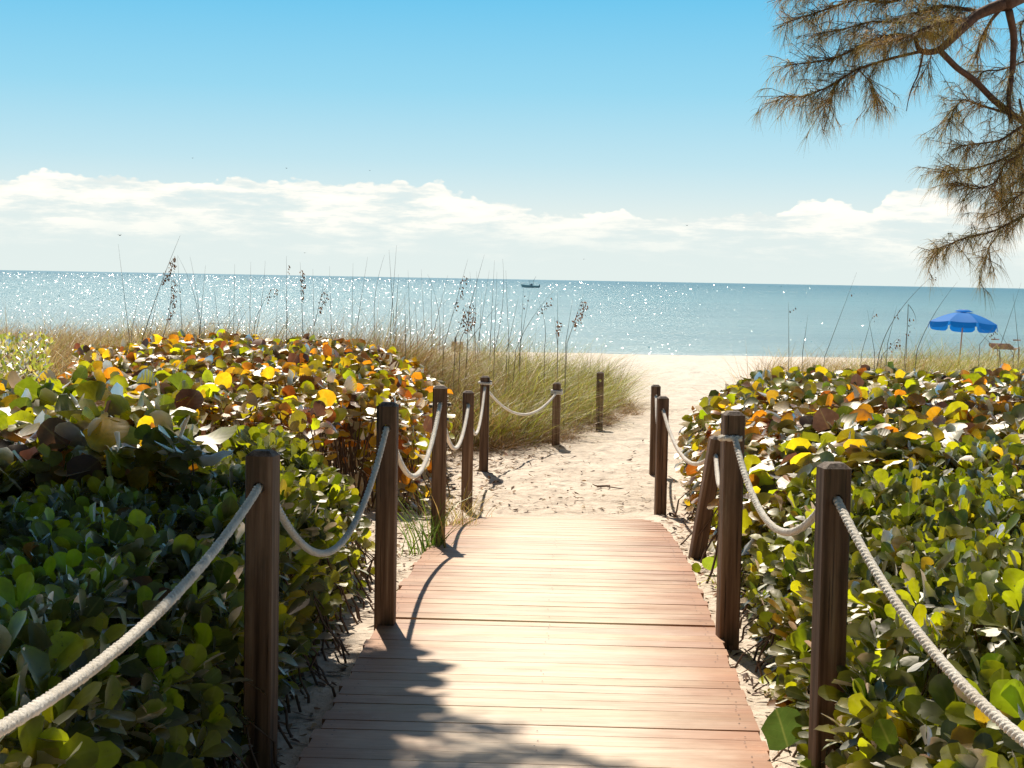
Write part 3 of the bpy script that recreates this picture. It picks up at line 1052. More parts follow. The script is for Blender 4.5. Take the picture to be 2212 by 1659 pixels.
b = at(1712, 1640, 5.45)
sprig('round dark veined sea grape seedling leaning over the right plank edge', (b.x, 5.45, float(G(b.x, 5.45))),
      [(-.02, -.02, .06, -.3, -.3, .9, .2, -1, .3, .155, (.05, .085, .02)), (.03, -.05, .02, .6, -.4, .4, .1, -.7, .8, .10, (.27, .36, .02)),
       (.07, 0, .06, .5, .2, .6, -.3, -.8, .6, .09, (.12, .2, .02))])
b = at(1525, 1240, 9.2)
sprig('small lime green seedling between the leaning post and the planks', (b.x, 9.2, float(G(b.x, 9.2))),
      [(0, 0, .03, .3, -.2, .6, .1, -.8, .4, .08, (.24, .33, .02)), (.03, .02, .06, .7, 0, .3, .1, -.8, .6, .07, (.2, .28, .02)),
       (-.03, 0, .02, -.6, -.1, .4, .1, -.8, .6, .06, (.26, .33, .02))])


# ------------------------------------------------------------------ grass
def blades_arrays(P, head, L, lean, wid, col, seg=4, droop=.5):
    N_ = len(P)
    t_ = np.linspace(0, 1, seg + 1)
    dirh = np.stack([np.cos(head), np.sin(head), np.zeros(N_)], -1)
    sidev = np.stack([-np.sin(head), np.cos(head), np.zeros(N_)], -1)
    # random twist of the ribbon
    tw = rng.uniform(0, math.pi, N_)
    sidev = sidev * np.cos(tw)[:, None] + dirh * np.sin(tw)[:, None]
    out = (lean[:, None] * t_ + droop[:, None] * t_ ** 2.4) * L[:, None]
    up_ = (t_ - .5 * (np.clip(lean, 0, 1)[:, None] ** 2) * t_ - .45 * droop[:, None] * t_ ** 3) * L[:, None]
    ctr = P[:, None, :] + out[..., None] * dirh[:, None, :] + up_[..., None] * np.array([0, 0, 1.])
    wv = wid[:, None] * (1 - t_ ** 1.6 * .93)
    a_ = ctr - .5 * wv[..., None] * sidev[:, None, :]
    b_ = ctr + .5 * wv[..., None] * sidev[:, None, :]
    Vv = np.stack([a_, b_], 2).reshape(N_, -1, 3)
    f_ = []
    for k in range(seg):
        f_.append((2 * k, 2 * k + 1, 2 * k + 3, 2 * k + 2))
    f_ = (np.array(f_)[None] + (np.arange(N_) * 2 * (seg + 1))[:, None, None]).reshape(-1)
    return Vv.reshape(-1, 3), f_, np.full(N_ * seg, 4), np.repeat(col, 2 * (seg + 1), axis=0)


G_TAN, G_BRN, G_GRN, G_LGR, G_STR = (.42, .29, .11), (.24, .13, .045), (.24, .26, .025), (.40, .40, .05), (.66, .54, .30)


def grass_patch(name, label, n_, poly_fn, xr, yr, Lr, pal_fn, clump=.7, wid=(.004, .009), wind=0.0, kind='stuff', cat='grass', thing=False, leanm=.3):
    x = rng.uniform(xr[0], xr[1], n_ * 4); y = rng.uniform(yr[0], yr[1], n_ * 4)
    ok = poly_fn(x, y) & (rng.random(n_ * 4) < (1 - clump) + clump * sst(-.15, .15, vn(x, y, 2.2, 61)))
    x, y = x[ok][:n_], y[ok][:n_]
    n_ = len(x)
    # tussock centres pull the blade feet together
    P = np.stack([x, y, G(x, y) - .02], -1)
    head = rng.uniform(0, 2 * math.pi, n_)
    lean = np.abs(rng.normal(leanm, .25, n_))
    # wind leaning to the right (+X)
    vx = np.cos(head) * lean + wind; vy = np.sin(head) * lean
    head = np.arctan2(vy, vx); lean = np.clip(np.hypot(vx, vy), 0, 1.1)
    L = rng.uniform(Lr[0], Lr[1], n_) * (1 + .5 * vn(x, y, .9, 71) + .5 * vn(x, y, 2.6, 44))
    if callable(pal_fn):
        c_ = pal_fn(x, y)
    A = blades_arrays(P, head, L, lean, rng.uniform(wid[0], wid[1], n_), c_, droop=rng.uniform(.1, 1.1, n_))
    me_ = npmesh(name, *A[:3], A[3])
    o = link(name, me_, M_GRASS)
    if thing:
        tag(o, label, cat)
    else:
        tag(o, label, cat, kind=kind)
    return o


def pal_left(x, y):
    n_ = len(x)
    g = palette(n_, [(52, G_GRN), (26, G_LGR), (6, G_TAN), (4, G_STR), (12, G_BRN)], .35)
    b_ = palette(n_, [(38, G_TAN), (34, G_BRN), (10, G_GRN), (18, G_STR)])
    k = sst(-1.2, .4, x + .6 * vn(x, y, 1.0, 80))[:, None] * .85
    return np.where(rng.random((n_, 1)) < k, g, b_)


def pl_edge(y):
    return np.interp(y, [16.5, 18.0, 18.8, 20.4, 22.2, 23.6, 26, 31], [-1.2, -.8, .15, .60, 1.15, 1.50, 1.75, 1.6])


grass_patch('dune_grass', 'tall green and straw dune grass left of the sandy path', 30000,
            lambda x, y: (x < pl_edge(y) + .12 * vn(x, y, 3, 5)) & (y > 18.2 + .3 * vn(x, y, 2, 6)) & (x > -.30 * y + 3.4), (-4.5, 2.2), (17.5, 27), (.70, 1.15), pal_left, wind=.07, leanm=.50, clump=.8, wid=(.003, .010))
grass_patch('dune_mound_grass', 'brown grass mound rising above the middle of the left hedge', 7000,
            lambda x, y: (((x + 2.25) / 1.05) ** 2 + ((y - 20.9) / 1.2) ** 2 < 1), (-3.4, -1.1), (19.6, 22.2), (1.15, 1.6),
            lambda x, y: palette(len(x), [(40, G_BRN), (34, G_TAN), (14, G_GRN), (12, (.34, .17, .05))]), wind=.1, leanm=.3, clump=.5)
# dry thatch at its foot
grass_patch('dry_thatch', 'flattened brown dead grass at the foot of the dune grass', 15000,
            lambda x, y: (x < pl_edge(y) + .20 + .5 * vn(x, y, 2.5, 5)) & (x > pl_edge(y) - 1.0) & (x > -1.2), (-1.3, 2.2), (16.6, 25), (.14, .50),
            lambda x, y: palette(len(x), [(50, G_BRN), (30, (.26, .14, .06)), (20, G_TAN)]), wind=.0, leanm=.95, clump=.8)
grass_patch('brown_dune_grass', 'dry brown dune grass behind the left hedge', 24000,
            lambda x, y: (x < -.30 * y + 4.2) & (x > -.42 * y), (-15, 0), (21, 34), (.6, 1.1),
            lambda x, y: palette(len(x), [(40, G_TAN), (34, G_BRN), (12, G_GRN), (14, G_STR)]), wind=.12, leanm=.3, wid=(.006, .011))
grass_patch('right_dune_grass', 'sunlit dune grass between the right hedge and the beach', 28000,
            lambda x, y: (x > np.interp(y, [18, 20, 24, 30], [2.4, 2.7, 3.35, 4.5])) & (x < .40 * y + 1), (2.2, 13), (18.4, 31), (.50, 1.0),
            lambda x, y: np.where(rng.random((len(x), 1)) < (sst(3.5, 6.5, x - .1 * (y - 20)) * .75)[:, None],
                                  palette(len(x), [(45, G_LGR), (35, G_GRN), (20, G_TAN)]), palette(len(x), [(45, G_TAN), (25, G_BRN), (30, G_STR)])),
            wind=.22, leanm=.3, wid=(.005, .011))

# yellow green leafy low shrub at far left: many small leaves
n_ = 9000
x = rng.uniform(-8.5, -3.2, n_); y = rng.uniform(13.5, 22, n_)
ok = (x < -.272 * y - .15) & (x > -.42 * y)
x, y = x[ok], y[ok]
n_ = len(x)
zt = .62 + .10 * fbm(x, y, 1.5, 90) + .1 * sst(-4.5, -6.5, x)
P = np.stack([x, y, zt - rng.exponential(.1, n_)], -1)
Dd = norm(np.stack([rng.normal(0, .7, n_), rng.normal(0, .7, n_), np.abs(rng.normal(.8, .5, n_))], -1))
A = leaves_arrays(P, Dd, rng.normal(size=(n_, 3)), rng.uniform(.05, .10, n_), palette(n_, [(45, (.34, .36, .06)), (30, (.22, .27, .04)), (25, (.45, .40, .12))]), T_NAF,
                  np.full(n_, .1), np.full(n_, 0.), rng.uniform(.5, .9, n_))
root = empty('beach_shrub', (-5.5, 17, float(G(-5.5, 17))))
tag(root, 'pale yellow green small leaved shrub behind the left sea grape', 'shrub')
link('foliage', npmesh('beach_shrub_foliage', *A[:3], A[3], A[4]), M_NAUP, root)
k = rng.choice(n_, 260, replace=False)
link('stems', stems_mesh('beach_shrub_stems', P[k], r=.006), M_TWIG, root)


def tuft(label, xd, yd, Y, n_, Lr, pal, cat='grass tuft', wid=(.004, .008), leanm=.3, spread=.06, name='grass_tuft'):
    c_ = at(xd, yd, Y)
    P = np.stack([c_.x + rng.normal(0, spread, n_), Y + rng.normal(0, spread, n_), np.zeros(n_)], -1)
    P[:, 2] = G(P[:, 0], P[:, 1]) - .01
    A = blades_arrays(P, rng.uniform(0, 2 * math.pi, n_), rng.uniform(Lr[0], Lr[1], n_), np.abs(rng.normal(leanm, .2, n_)),
                      rng.uniform(wid[0], wid[1], n_), palette(n_, pal), droop=rng.uniform(.1, .6, n_))
    o = link(name, npmesh(name, *A[:3], A[3]), M_GRASS)
    tag(o, label, cat)


tuft('bright green upright grass tuft left of the third left post', 925, 1185, 9.9, 60, (.25, .52), [(60, (.10, .19, .02)), (30, (.2, .3, .03)), (10, G_TAN)], wid=(.006, .012), leanm=.22)
tuft('yellow dry weed between the third and fourth left posts', 985, 1150, 11.6, 110, (.2, .5), [(50, G_TAN), (30, G_LGR), (20, G_STR)], leanm=.4, wid=(.003, .006), spread=.10)
tuft('straw coloured weed at the foot of the dark fourth post', 1030, 1120, 13.0, 30, (.12, .35), [(60, G_TAN), (20, G_BRN), (20, G_STR)], leanm=.5, wid=(.003, .006))
tuft('small low green weed on the sand right of the planks', 1560, 1260, 8.8, 26, (.05, .12), [(60, G_LGR), (40, G_GRN)], leanm=.7, wid=(.006, .012))

# leaf litter and twigs on the sand
def litter(name, label, n_, fn, xr, yr, size, pal, tilt=.35):
    x = rng.uniform(xr[0], xr[1], n_ * 6); y = rng.uniform(yr[0], yr[1], n_ * 6)
    ok = fn(x, y)
    x, y = x[ok][:n_], y[ok][:n_]
    n_ = len(x)
    P = np.stack([x, y, G(x, y) + .008], -1)
    a_ = rng.uniform(0, 2 * math.pi, n_)
    D = np.stack([np.cos(a_), np.sin(a_), rng.normal(.05, .12, n_)], -1)
    Nn = norm(np.stack([rng.normal(0, tilt, n_), rng.normal(0, tilt, n_), np.ones(n_)], -1))
    A = leaves_arrays(P, D, Nn, rng.uniform(size[0], size[1], n_), palette(n_, pal, .3), T_NAF, rng.normal(.2, .2, n_), rng.normal(.05, .15, n_), rng.uniform(.3, 1.0, n_))
    o = link(name, npmesh(name, *A[:3], A[3], A[4]), M_LITTER)
    tag(o, label, 'leaf litter', kind='stuff')


LP = [(40, (.16, .09, .05)), (30, (.28, .18, .10)), (20, (.09, .05, .03)), (10, (.4, .3, .18))]
litter('leaf_litter', 'dry brown leaf litter on the sand beside the boardwalk', 2600,
       lambda x, y: (((x < bcx(y) - .78) & (x > bcx(y) - 1.5)) | ((x > bcx(y) + .78) & (x < bcx(y) + 1.4))) & (y < 13.4), (-1.6, 2.0), (3.5, 13.4), (.02, .07), LP)
litter('scattered_litter', 'scraps of dry leaf and twig scattered on the path sand', 420,
       lambda x, y: (x > pl_edge(np.maximum(y, 17)) - .3) & (rng.random(len(x)) < np.exp(-(y - 13.7) / 2.4)), (-.6, 1.7), (13.7, 24), (.02, .075), LP)
litter('dune_litter', 'brown litter below the dune grass and behind the left posts', 2600,
       lambda x, y: (x < np.interp(y, [13, 15.5, 17, 18.4, 19.5, 22, 24], [-.45, -.1, .15, .5, .9, 1.35, 1.7]) + .2 * vn(x, y, 3, 12)) & (x > -1.0), (-1.0, 2.0), (13, 24), (.02, .08), LP)


def tube_mesh(name, pts_, radii, seg=6):
    Q = np.array([tuple(p) for p in pts_], float)
    T = norm(np.gradient(Q, axis=0))
    ref = np.array([0.13, .31, .94])
    A_ = norm(np.cross(T, ref)); B_ = np.cross(T, A_)
    ph = np.arange(seg) * 2 * math.pi / seg
    rr = np.asarray(radii, float)[:, None, None]
    Vv = (Q[:, None, :] + rr * (np.cos(ph)[None, :, None] * A_[:, None, :] + np.sin(ph)[None, :, None] * B_[:, None, :])).reshape(-1, 3)
    f_ = []
    for k in range(len(Q) - 1):
        for m in range(seg):
            f_.append((k * seg + m, k * seg + (m + 1) % seg, (k + 1) * seg + (m + 1) % seg, (k + 1) * seg + m))
    f_.append(tuple(range(seg))[::-1]); f_.append(tuple((len(Q) - 1) * seg + m for m in range(seg)))
    return Vv, f_


def tubes(name, lst, m_, parent=None, seg=6):
    Vs, fl, tt = [], [], []
    off_ = 0
    for pts_, rad_ in lst:
        Vv, f_ = tube_mesh(name, pts_, rad_, seg)
        Vs.append(Vv)
        for q in f_:
            fl += [off_ + k_ for k_ in q]; tt.append(len(q))
        off_ += len(Vv)
    return link(name, npmesh(name, np.concatenate(Vs), np.array(fl), np.array(tt)), m_, parent)


a = at(1290, 1027, 15.3); b = at(1348, 1029, 15.2)
zz = float(G(a.x, 15.3)) + .012
st_ = [Vector((a.x, 15.3, zz + .01)), Vector((a.x + .12, 15.33, zz + .015)), Vector((b.x - .15, 15.22, zz + .02)), Vector((b.x, 15.15, zz + .01))]
fk = [Vector((a.x + .03, 15.3, zz + .01)), Vector((a.x - .02, 15.2, zz + .03)), Vector((a.x - .05, 15.15, zz + .05))]
tag(tubes('stick', [(st_, [.011, .009, .007, .003]), (fk, [.008, .006, .003])], M_TWIG), 'forked dry stick lying on the sandy path', 'stick')

# ------------------------------------------------------------------ sea oats
M_STALK = simple('sea_oat_stalk', (.16, .14, .09), .6)
M_SEED, t = mat('sea_oat_seed')
c_ = t.n('ShaderNodeAttribute', attribute_name='col').outputs['Color']
pr = t.n('ShaderNodeBsdfPrincipled', {'Base Color': c_, 'Roughness': .7})
tr = t.n('ShaderNodeBsdfTranslucent', {'Color': c_})
finish(t, t.n('ShaderNodeMixShader', {0: .3, 1: pr.outputs[0], 2: tr.outputs[0]}).outputs[0])
OG = 'sea oat stalks rising from the dune grass'
SH = 'thin bare sea oat stalk against the sea'


def oat(tip, base, Y, label, bow=.0, seeds=None, dens=26, thick=.0042, group=OG, col=(.20, .09, .03), hang=1.0, spread=1.0):
    """tip, base: picture positions at distance Y; seeds: (from, to) share of the stalk carrying spikelets"""
    T_ = at(tip[0], tip[1], Y + random.uniform(-.15, .15)); B_ = at(base[0], base[1], Y)
    g = float(G(B_.x, Y))
    d_ = (B_ - T_)
    # extend to the ground along the lower direction
    foot = Vector((B_.x + (d_.x / max(-d_.z, .01)) * min(B_.z - g, 1.5) * .35 * -1 * -1, Y, g))
    foot.x = B_.x + d_.x * .15
    root = empty('sea_oat', foot)
    if label == SH:
        ln = (tip[0] - base[0]) / max(base[1] - tip[1], 1)
        label = 'bare sea oat %s, %s, %s' % ('leaning right' if ln > .12 else 'leaning left' if ln < -.05 else 'standing upright',
            'tip above the horizon' if tip[1] < 590 else 'tip against the sea',
            'behind the orange hedge' if base[0] < 640 else 'on the brown grass mound' if base[0] < 880 else 'in grass left of the boat' if base[0] < 1120 else 'in grass right of the boat')
    tag(root, label, 'sea oat', group)
    pts_ = []
    n2 = 14
    for k in range(n2 + 1):
        u_ = k / n2
        p = B_.lerp(T_, u_)
        p.x += bow * 4 * u_ * (1 - u_)
        pts_.append(p)
    pts_ = [foot] + pts_
    rad = [thick] + [thick * (1 - .80 * (k / n2)) for k in range(n2 + 1)]
    tubes('stalk', [(pts_, rad)], M_STALK, root, 5)
    if seeds:
        Ps, Ds, Ls = [], [], []
        s0, s1 = seeds
        for k in range(int(dens * .85)):
            u_ = s0 + (s1 - s0) * (k + random.random()) / dens
            q = 1 + u_ * n2
            i_ = min(int(q), n2)
            p = Vector(pts_[i_]).lerp(Vector(pts_[min(i_ + 1, n2 + 1)]), q - i_)
            taper = .35 + .65 * math.sin(math.pi * min(max((u_ - s0) / (s1 - s0 + 1e-6), .05), .95))
            sd = random.gauss(.035, .03) * spread * taper
            Ps.append((p.x + sd, p.y + random.gauss(0, .025) * spread, p.z - abs(random.gauss(.02, .02)) * hang))
            Ds.append((random.gauss(.35, .4), random.gauss(0, .4), -1.0))
            Ls.append(random.uniform(.017, .030))
        N_ = len(Ps)
        Nm = rng.normal(size=(N_, 3)); Nm[:, 1] -= 1.2
        A = leaves_arrays(np.array(Ps), np.array(Ds), Nm, np.array(Ls) * 1.15, palette(N_, [(50, col), (30, (.11, .05, .02)), (20, (.33, .17, .06))]),
                          template([0, .3, .7, 1.0], [.05, .26, .24, .03]), np.full(N_, .15), np.full(N_, 0.))
        link('seed_head', npmesh('seed_head', *A[:3], A[3], A[4]), M_SEED, root)
    return root


def c8(x, y): return ((400 + x / 2.212) * .5486, (900 + y / 2.212) * .5486)
def c1(x, y): return ((1400 + x / 2.011) * .5486, (900 + y / 2.011) * .5486)
def c2(x, y): return ((3000 + x / 2.143) * .5486, (1000 + y / 2.143) * .5486)


oat(c8(145, 135), c8(240, 940), 22, 'bare sea oat stalk farthest left of those rising above the horizon')
oat(c8(685, 60), c8(345, 1000), 20, 'tallest sea oat at left, with dark seeds below its long bare tip', seeds=(.58, .86), dens=90, bow=-.02, thick=.006)
oat(c8(600, 350), c8(530, 960), 20.3, 'sea oat with a long drooping brown seed head beside the tallest one', seeds=(.28, .98), dens=100, bow=.05, spread=1.0, thick=.005)
for tp, bs, yy, bw_ in [((660, 230), (700, 860), 22, 0), ((665, 240), (850, 960), 21, .08), ((770, 240), (870, 960), 21, .02), ((905, 320), (855, 900), 22, 0),
                        ((1160, 310), (1150, 880), 23, 0), ((1300, 290), (1290, 880), 23, 0), ((975, 480), (1030, 940), 22, 0), ((1425, 280), (1350, 890), 22, .02),
                        ((1580, 510), (1612, 880), 23, .03), ((1840, 350), (1850, 860), 24, 0), ((1985, 330), (2000, 860), 24, 0), ((2190, 300), (2180, 880), 24, 0),
                        ((1270, 630), (1085, 950), 22, -.06), ((1190, 640), (925, 960), 21, 0), ((1320, 650), (1165, 960), 22, -.05), ((320, 600), (262, 890), 22, 0),
                        ((500, 520), (415, 950), 20.5, 0), ((1110, 560), (1120, 900), 24, 0), ((1530, 560), (1525, 890), 24, 0)]:
    oat(c8(*tp), c8(*bs), yy, SH, bow=bw_)
for tp, bs, yy, bw_ in [((325, 130), (278, 760), 21, 0), ((265, 170), (305, 760), 21, 0), ((95, 225), (12, 780), 22, 0), ((230, 210), (150, 790), 22, -.05), ((415, 330), (435, 860), 23, 0),
                        ((520, 320), (550, 880), 24, 0), ((570, 360), (665, 900), 22, .06), ((730, 370), (610, 860), 22, 0), ((340, 360), (320, 700), 22, 0),
                        ((905, 340), (950, 880), 24, 0), ((960, 340), (940, 880), 24, 0), ((1020, 205), (895, 660), 21, .0), ((1060, 330), (970, 900), 23, 0),
                        ((1100, 250), (1068, 880), 22, 0), ((1120, 340), (1100, 900), 23, 0), ((1190, 330), (1215, 960), 21, 0), ((1165, 240), (1100, 960), 20.5, .05),
                        ((1140, 580), (890, 900), 21, 0), ((1290, 550), (1200, 960), 21, 0), ((1380, 500), (1300, 950), 22, 0), ((1440, 540), (1495, 950), 21, .05),
                        ((1600, 510), (1602, 900), 23, 0), ((1720, 560), (1665, 900), 22, 0), ((390, 520), (395, 870), 20, 0), ((470, 560), (490, 870), 22, 0),
                        ((600, 420), (600, 900), 23, 0), ((820, 500), (700, 930), 21, 0), ((700, 560), (690, 930), 23, 0), ((1000, 500), (980, 900), 23, 0)]:
    oat(c1(*tp), c1(*bs), yy, SH, bow=bw_)
oat(c8(1610, 240), c8(1612, 900), 20.5, 'upright sea oat with two single seeds near its tip', seeds=(.80, .95), dens=6)
oat(c8(1730, 290), c8(1752, 860), 20.5, 'sea oat with a narrow upright brown seed head above the grass mound', seeds=(.45, .98), dens=60, spread=.6)
oat(c8(1940, 465), c8(1850, 860), 20.5, 'sea oat with orange brown seeds leaning right over the grass mound', seeds=(.35, .98), dens=50)
oat(c8(1530, 480), c8(1330, 860), 21, 'sea oat bending right with a small dark seed cluster', seeds=(.7, .98), dens=24, bow=-.05)
oat(c1(890, 240), c1(700, 930), 20.5, 'tall sea oat leaning right with scattered brown seeds below the tip', seeds=(.45, .92), dens=55)
oat(c1(905, 550), c1(790, 880), 20, 'sea oat with a thick rusty seed head left of the boat', seeds=(.35, .98), dens=80, spread=1.3, col=(.3, .13, .04))
oat(c1(935, 645), c1(830, 880), 20, 'short dark headed sea oat below the rusty seed head', seeds=(.3, .98), dens=50)
oat(c1(1330, 470), c1(1305, 930), 21, 'sea oat with two dark seeds just under the boat', seeds=(.7, .98), dens=8)
oat(c1(1580, 480), c1(1270, 960), 20.5, 'slanting sea oat with a few brown seeds right of the boat', seeds=(.6, .95), dens=26, bow=-.05)
oat(c1(1805, 520), c1(1675, 910), 20.5, 'rusty plumed sea oat standing alone farthest right on the left dune', seeds=(.38, .98), dens=100, spread=1.2, col=(.32, .13, .04))
oat(c1(1573, 690), c1(1600, 920), 20.8, 'short rusty sea oat left of the lone plumed one', seeds=(.4, .98), dens=40, col=(.3, .13, .05))
# a snapped stalk lying level
oat(c8(1335, 824), c8(900, 830), 21.5, 'broken sea oat stalk hanging level above the left hedge')
# right dune
oat(c2(800, 155), c2(530, 870), 21, 'sea oat leaning right, farthest left of the tall ones on the right dune', seeds=(.75, .80), dens=3)
oat(c2(1540, 100), c2(980, 900), 20.5, 'long arching sea oat left of the umbrella, few seeds near its tip', seeds=(.86, .93), dens=8, bow=-.16, thick=.0055)
oat(c2(1650, 235), c2(1310, 810), 21, 'bare arching sea oat crossing the umbrella edge', bow=-.05, thick=.005)
oat(c2(225, 400), c2(228, 850), 20, 'upright sea oat at the left end of the right dune', seeds=(.86, .92), dens=4)
oat(c2(390, 510), c2(345, 820), 22, 'short straw sea oat beside the upright one on the right dune')
oat(c2(890, 470), c2(952, 840), 22, 'thin sea oat leaning left in the middle of the right dune')
oat(c2(950, 460), c2(840, 840), 22.5, 'faint sea oat crossing the left leaning one on the right dune', seeds=(.8, .98), dens=7)
oat(c2(1140, 435), c2(1060, 760), 22, 'sea oat with dark beads at the tip, left of the long arching one', seeds=(.72, .98), dens=9)
oat(c2(1240, 470), c2(1205, 860), 21, 'tangled upright sea oat under the long arching one', seeds=(.5, .95), dens=16)
oat(c2(1165, 690), c2(1010, 860), 20.5, 'low sea oat with a dark seed head in the right grass', seeds=(.45, .98), dens=30)
oat(c2(1300, 590), c2(1235, 425), 20.5, 'broken sea oat tip hanging from the long arching one', bow=.03)
oat(c2(2190, 240), c2(2010, 780), 22, 'bare sea oat right of the umbrella, leaning right')
oat(c2(2120, 330), c2(2165, 780), 22, 'bare sea oat near the right frame edge')
oat(c2(1830, 660), c2(2010, 830), 21, 'dark stem leaning left under the umbrella')
oat(c2(1975, 620), c2(2120, 840), 21, 'dark stem leaning left in front of the beach chair')
oat(c2(1955, 620), c2(1840, 760), 21, 'small sea oat with pale seeds beside the umbrella rim', seeds=(.6, .98), dens=14, col=(.3, .28, .2))

# ------------------------------------------------------------------ umbrella
def umbrella():
    Y = 46.0
    ap = at(2082, 674, Y)
    g = float(G(ap.x, Y))
    root = empty('beach_umbrella', (ap.x - .05, Y, g))
    tag(root, 'blue beach umbrella open on the sand behind the right dune grass', 'umbrella')
    M_B, t = mat('blue_canvas')
    pr = t.n('ShaderNodeBsdfPrincipled', {'Base Color': (.002, .19, .62, 1), 'Roughness': .7, 'Specular IOR Level': .3})
    tr = t.n('ShaderNodeBsdfTranslucent', {'Color': (.004, .22, .65, 1)})
    finish(t, t.n('ShaderNodeMixShader', {0: .25, 1: pr.outputs[0], 2: tr.outputs[0]}).outputs[0])
    M_W = simple('white_trim', (.7, .72, .72), .6)
    M_P = simple('umbrella_pole_wood', (.45, .22, .13), .5)
    tiltm = Matrix.Translation(ap) @ Matrix.Rotation(R(-4.5), 4, 'X') @ Matrix.Rotation(R(3.2), 4, 'Y') @ Matrix.Rotation(R(8), 4, 'Z')
    Rr = .97
    Hh = .33

    def prof_(r):     # r 0..1
        return -Hh * (r ** 1.7)
    Vs, fs = [], []
    NP, ns, nr = 8, 6, 8
    for p_i in range(NP):
        for j in range(ns + 1):
            a_ = (p_i + j / ns) * 2 * math.pi / NP
            f_ = (p_i * 2 * math.pi / NP, (p_i + 1) * 2 * math.pi / NP)
            mid = (f_[0] + f_[1]) / 2
            chord = math.cos(math.pi / NP) / math.cos(a_ - mid)
            for k in range(nr + 1):
                r = .16 + .84 * k / nr
                rr = Rr * r * (1 + (chord - 1) * .75)
                Vs.append(tiltm @ Vector((rr * math.cos(a_), rr * math.sin(a_), prof_(r) - .02 * math.sin(math.pi * j / ns) * r)))
        o = p_i * (ns + 1) * (nr + 1)
        for j in range(ns):
            for k in range(nr):
                q = o + j * (nr + 1) + k
                fs.append((q, q + 1, q + nr + 2, q + nr + 1))
    me_ = bpy.data.meshes.new('canopy'); me_.from_pydata([tuple(v) for v in Vs], [], fs); me_.update()
    cnp = link('canopy', me_, M_B, root)
    # valance flaps (scalloped) with white edge
    for p_i in range(NP):
        Vs, fs, W2, f2 = [], [], [], []
        for j in range(13):
            u_ = .04 + .92 * j / 12
            a_ = (p_i + u_) * 2 * math.pi / NP
            mid = (p_i + .5) * 2 * math.pi / NP
            chord = math.cos(math.pi / NP) / math.cos(a_ - mid)
            rr = Rr * (1 + (chord - 1) * .75)
            drop = .15 * (1 - abs(2 * u_ - 1) ** 9) * .97 + .01
            tp = Vector((rr * math.cos(a_), rr * math.sin(a_), prof_(1) - .02 * math.sin(math.pi * u_)))
            bt = tp + Vector((.02 * math.cos(a_), .02 * math.sin(a_), -drop))
            Vs += [tiltm @ tp, tiltm @ bt]
            dr_ = Vector((math.cos(a_), math.sin(a_), 0)) * .004
            W2 += [tiltm @ (bt + dr_), tiltm @ (bt + dr_ + Vector((0, 0, -.014)))]
            if j:
                fs.append((2 * j - 2, 2 * j - 1, 2 * j + 1, 2 * j)); f2.append((2 * j - 2, 2 * j - 1, 2 * j + 1, 2 * j))
        me_ = bpy.data.meshes.new('valance'); me_.from_pydata([tuple(v) for v in Vs], [], fs); me_.update()
        vl = link('valance', me_, M_B, cnp)
        me_ = bpy.data.meshes.new('trim'); me_.from_pydata([tuple(v) for v in W2], [], f2); me_.update()
        # vent
    # vent cap
    Vs, fs = [(tiltm @ Vector((0, 0, .075)))], []
    for r, z in ((.14, .06), (.25, .015)):
        for k in range(16):
            Vs.append(tiltm @ Vector((r * math.cos(k * math.pi / 8), r * math.sin(k * math.pi / 8), z)))
    for k in range(16):
        k2 = (k + 1) % 16
        fs.append((0, 1 + k, 1 + k2)); fs.append((1 + k, 17 + k, 17 + k2, 1 + k2))
    me_ = bpy.data.meshes.new('vent'); me_.from_pydata([tuple(v) for v in Vs], [], fs); me_.update()
    vt = link('vent', me_, [M_B, M_W], cnp)
    for p_ in me_.polygons:
        if len(p_.vertices) == 3: p_.material_index = 1
    base_ = Vector((ap.x - .05, Y + .1, g - .1))
    tubes('pole', [([base_, ap + Vector((0, 0, .0))], [.02, .018])], M_P, root, 10)
    lst = []
    for k in range(8):
        a_ = k * 2 * math.pi / 8
        lst.append(([tiltm @ Vector((0, 0, -.02)), tiltm @ Vector((Rr * .5 * math.cos(a_), Rr * .5 * math.sin(a_), prof_(.5) - .02)),
                     tiltm @ Vector((Rr * .98 * math.cos(a_), Rr * .98 * math.sin(a_), prof_(1) - .01))], [.006, .006, .004]))
    tubes('ribs', lst, M_P, root, 5)


umbrella()


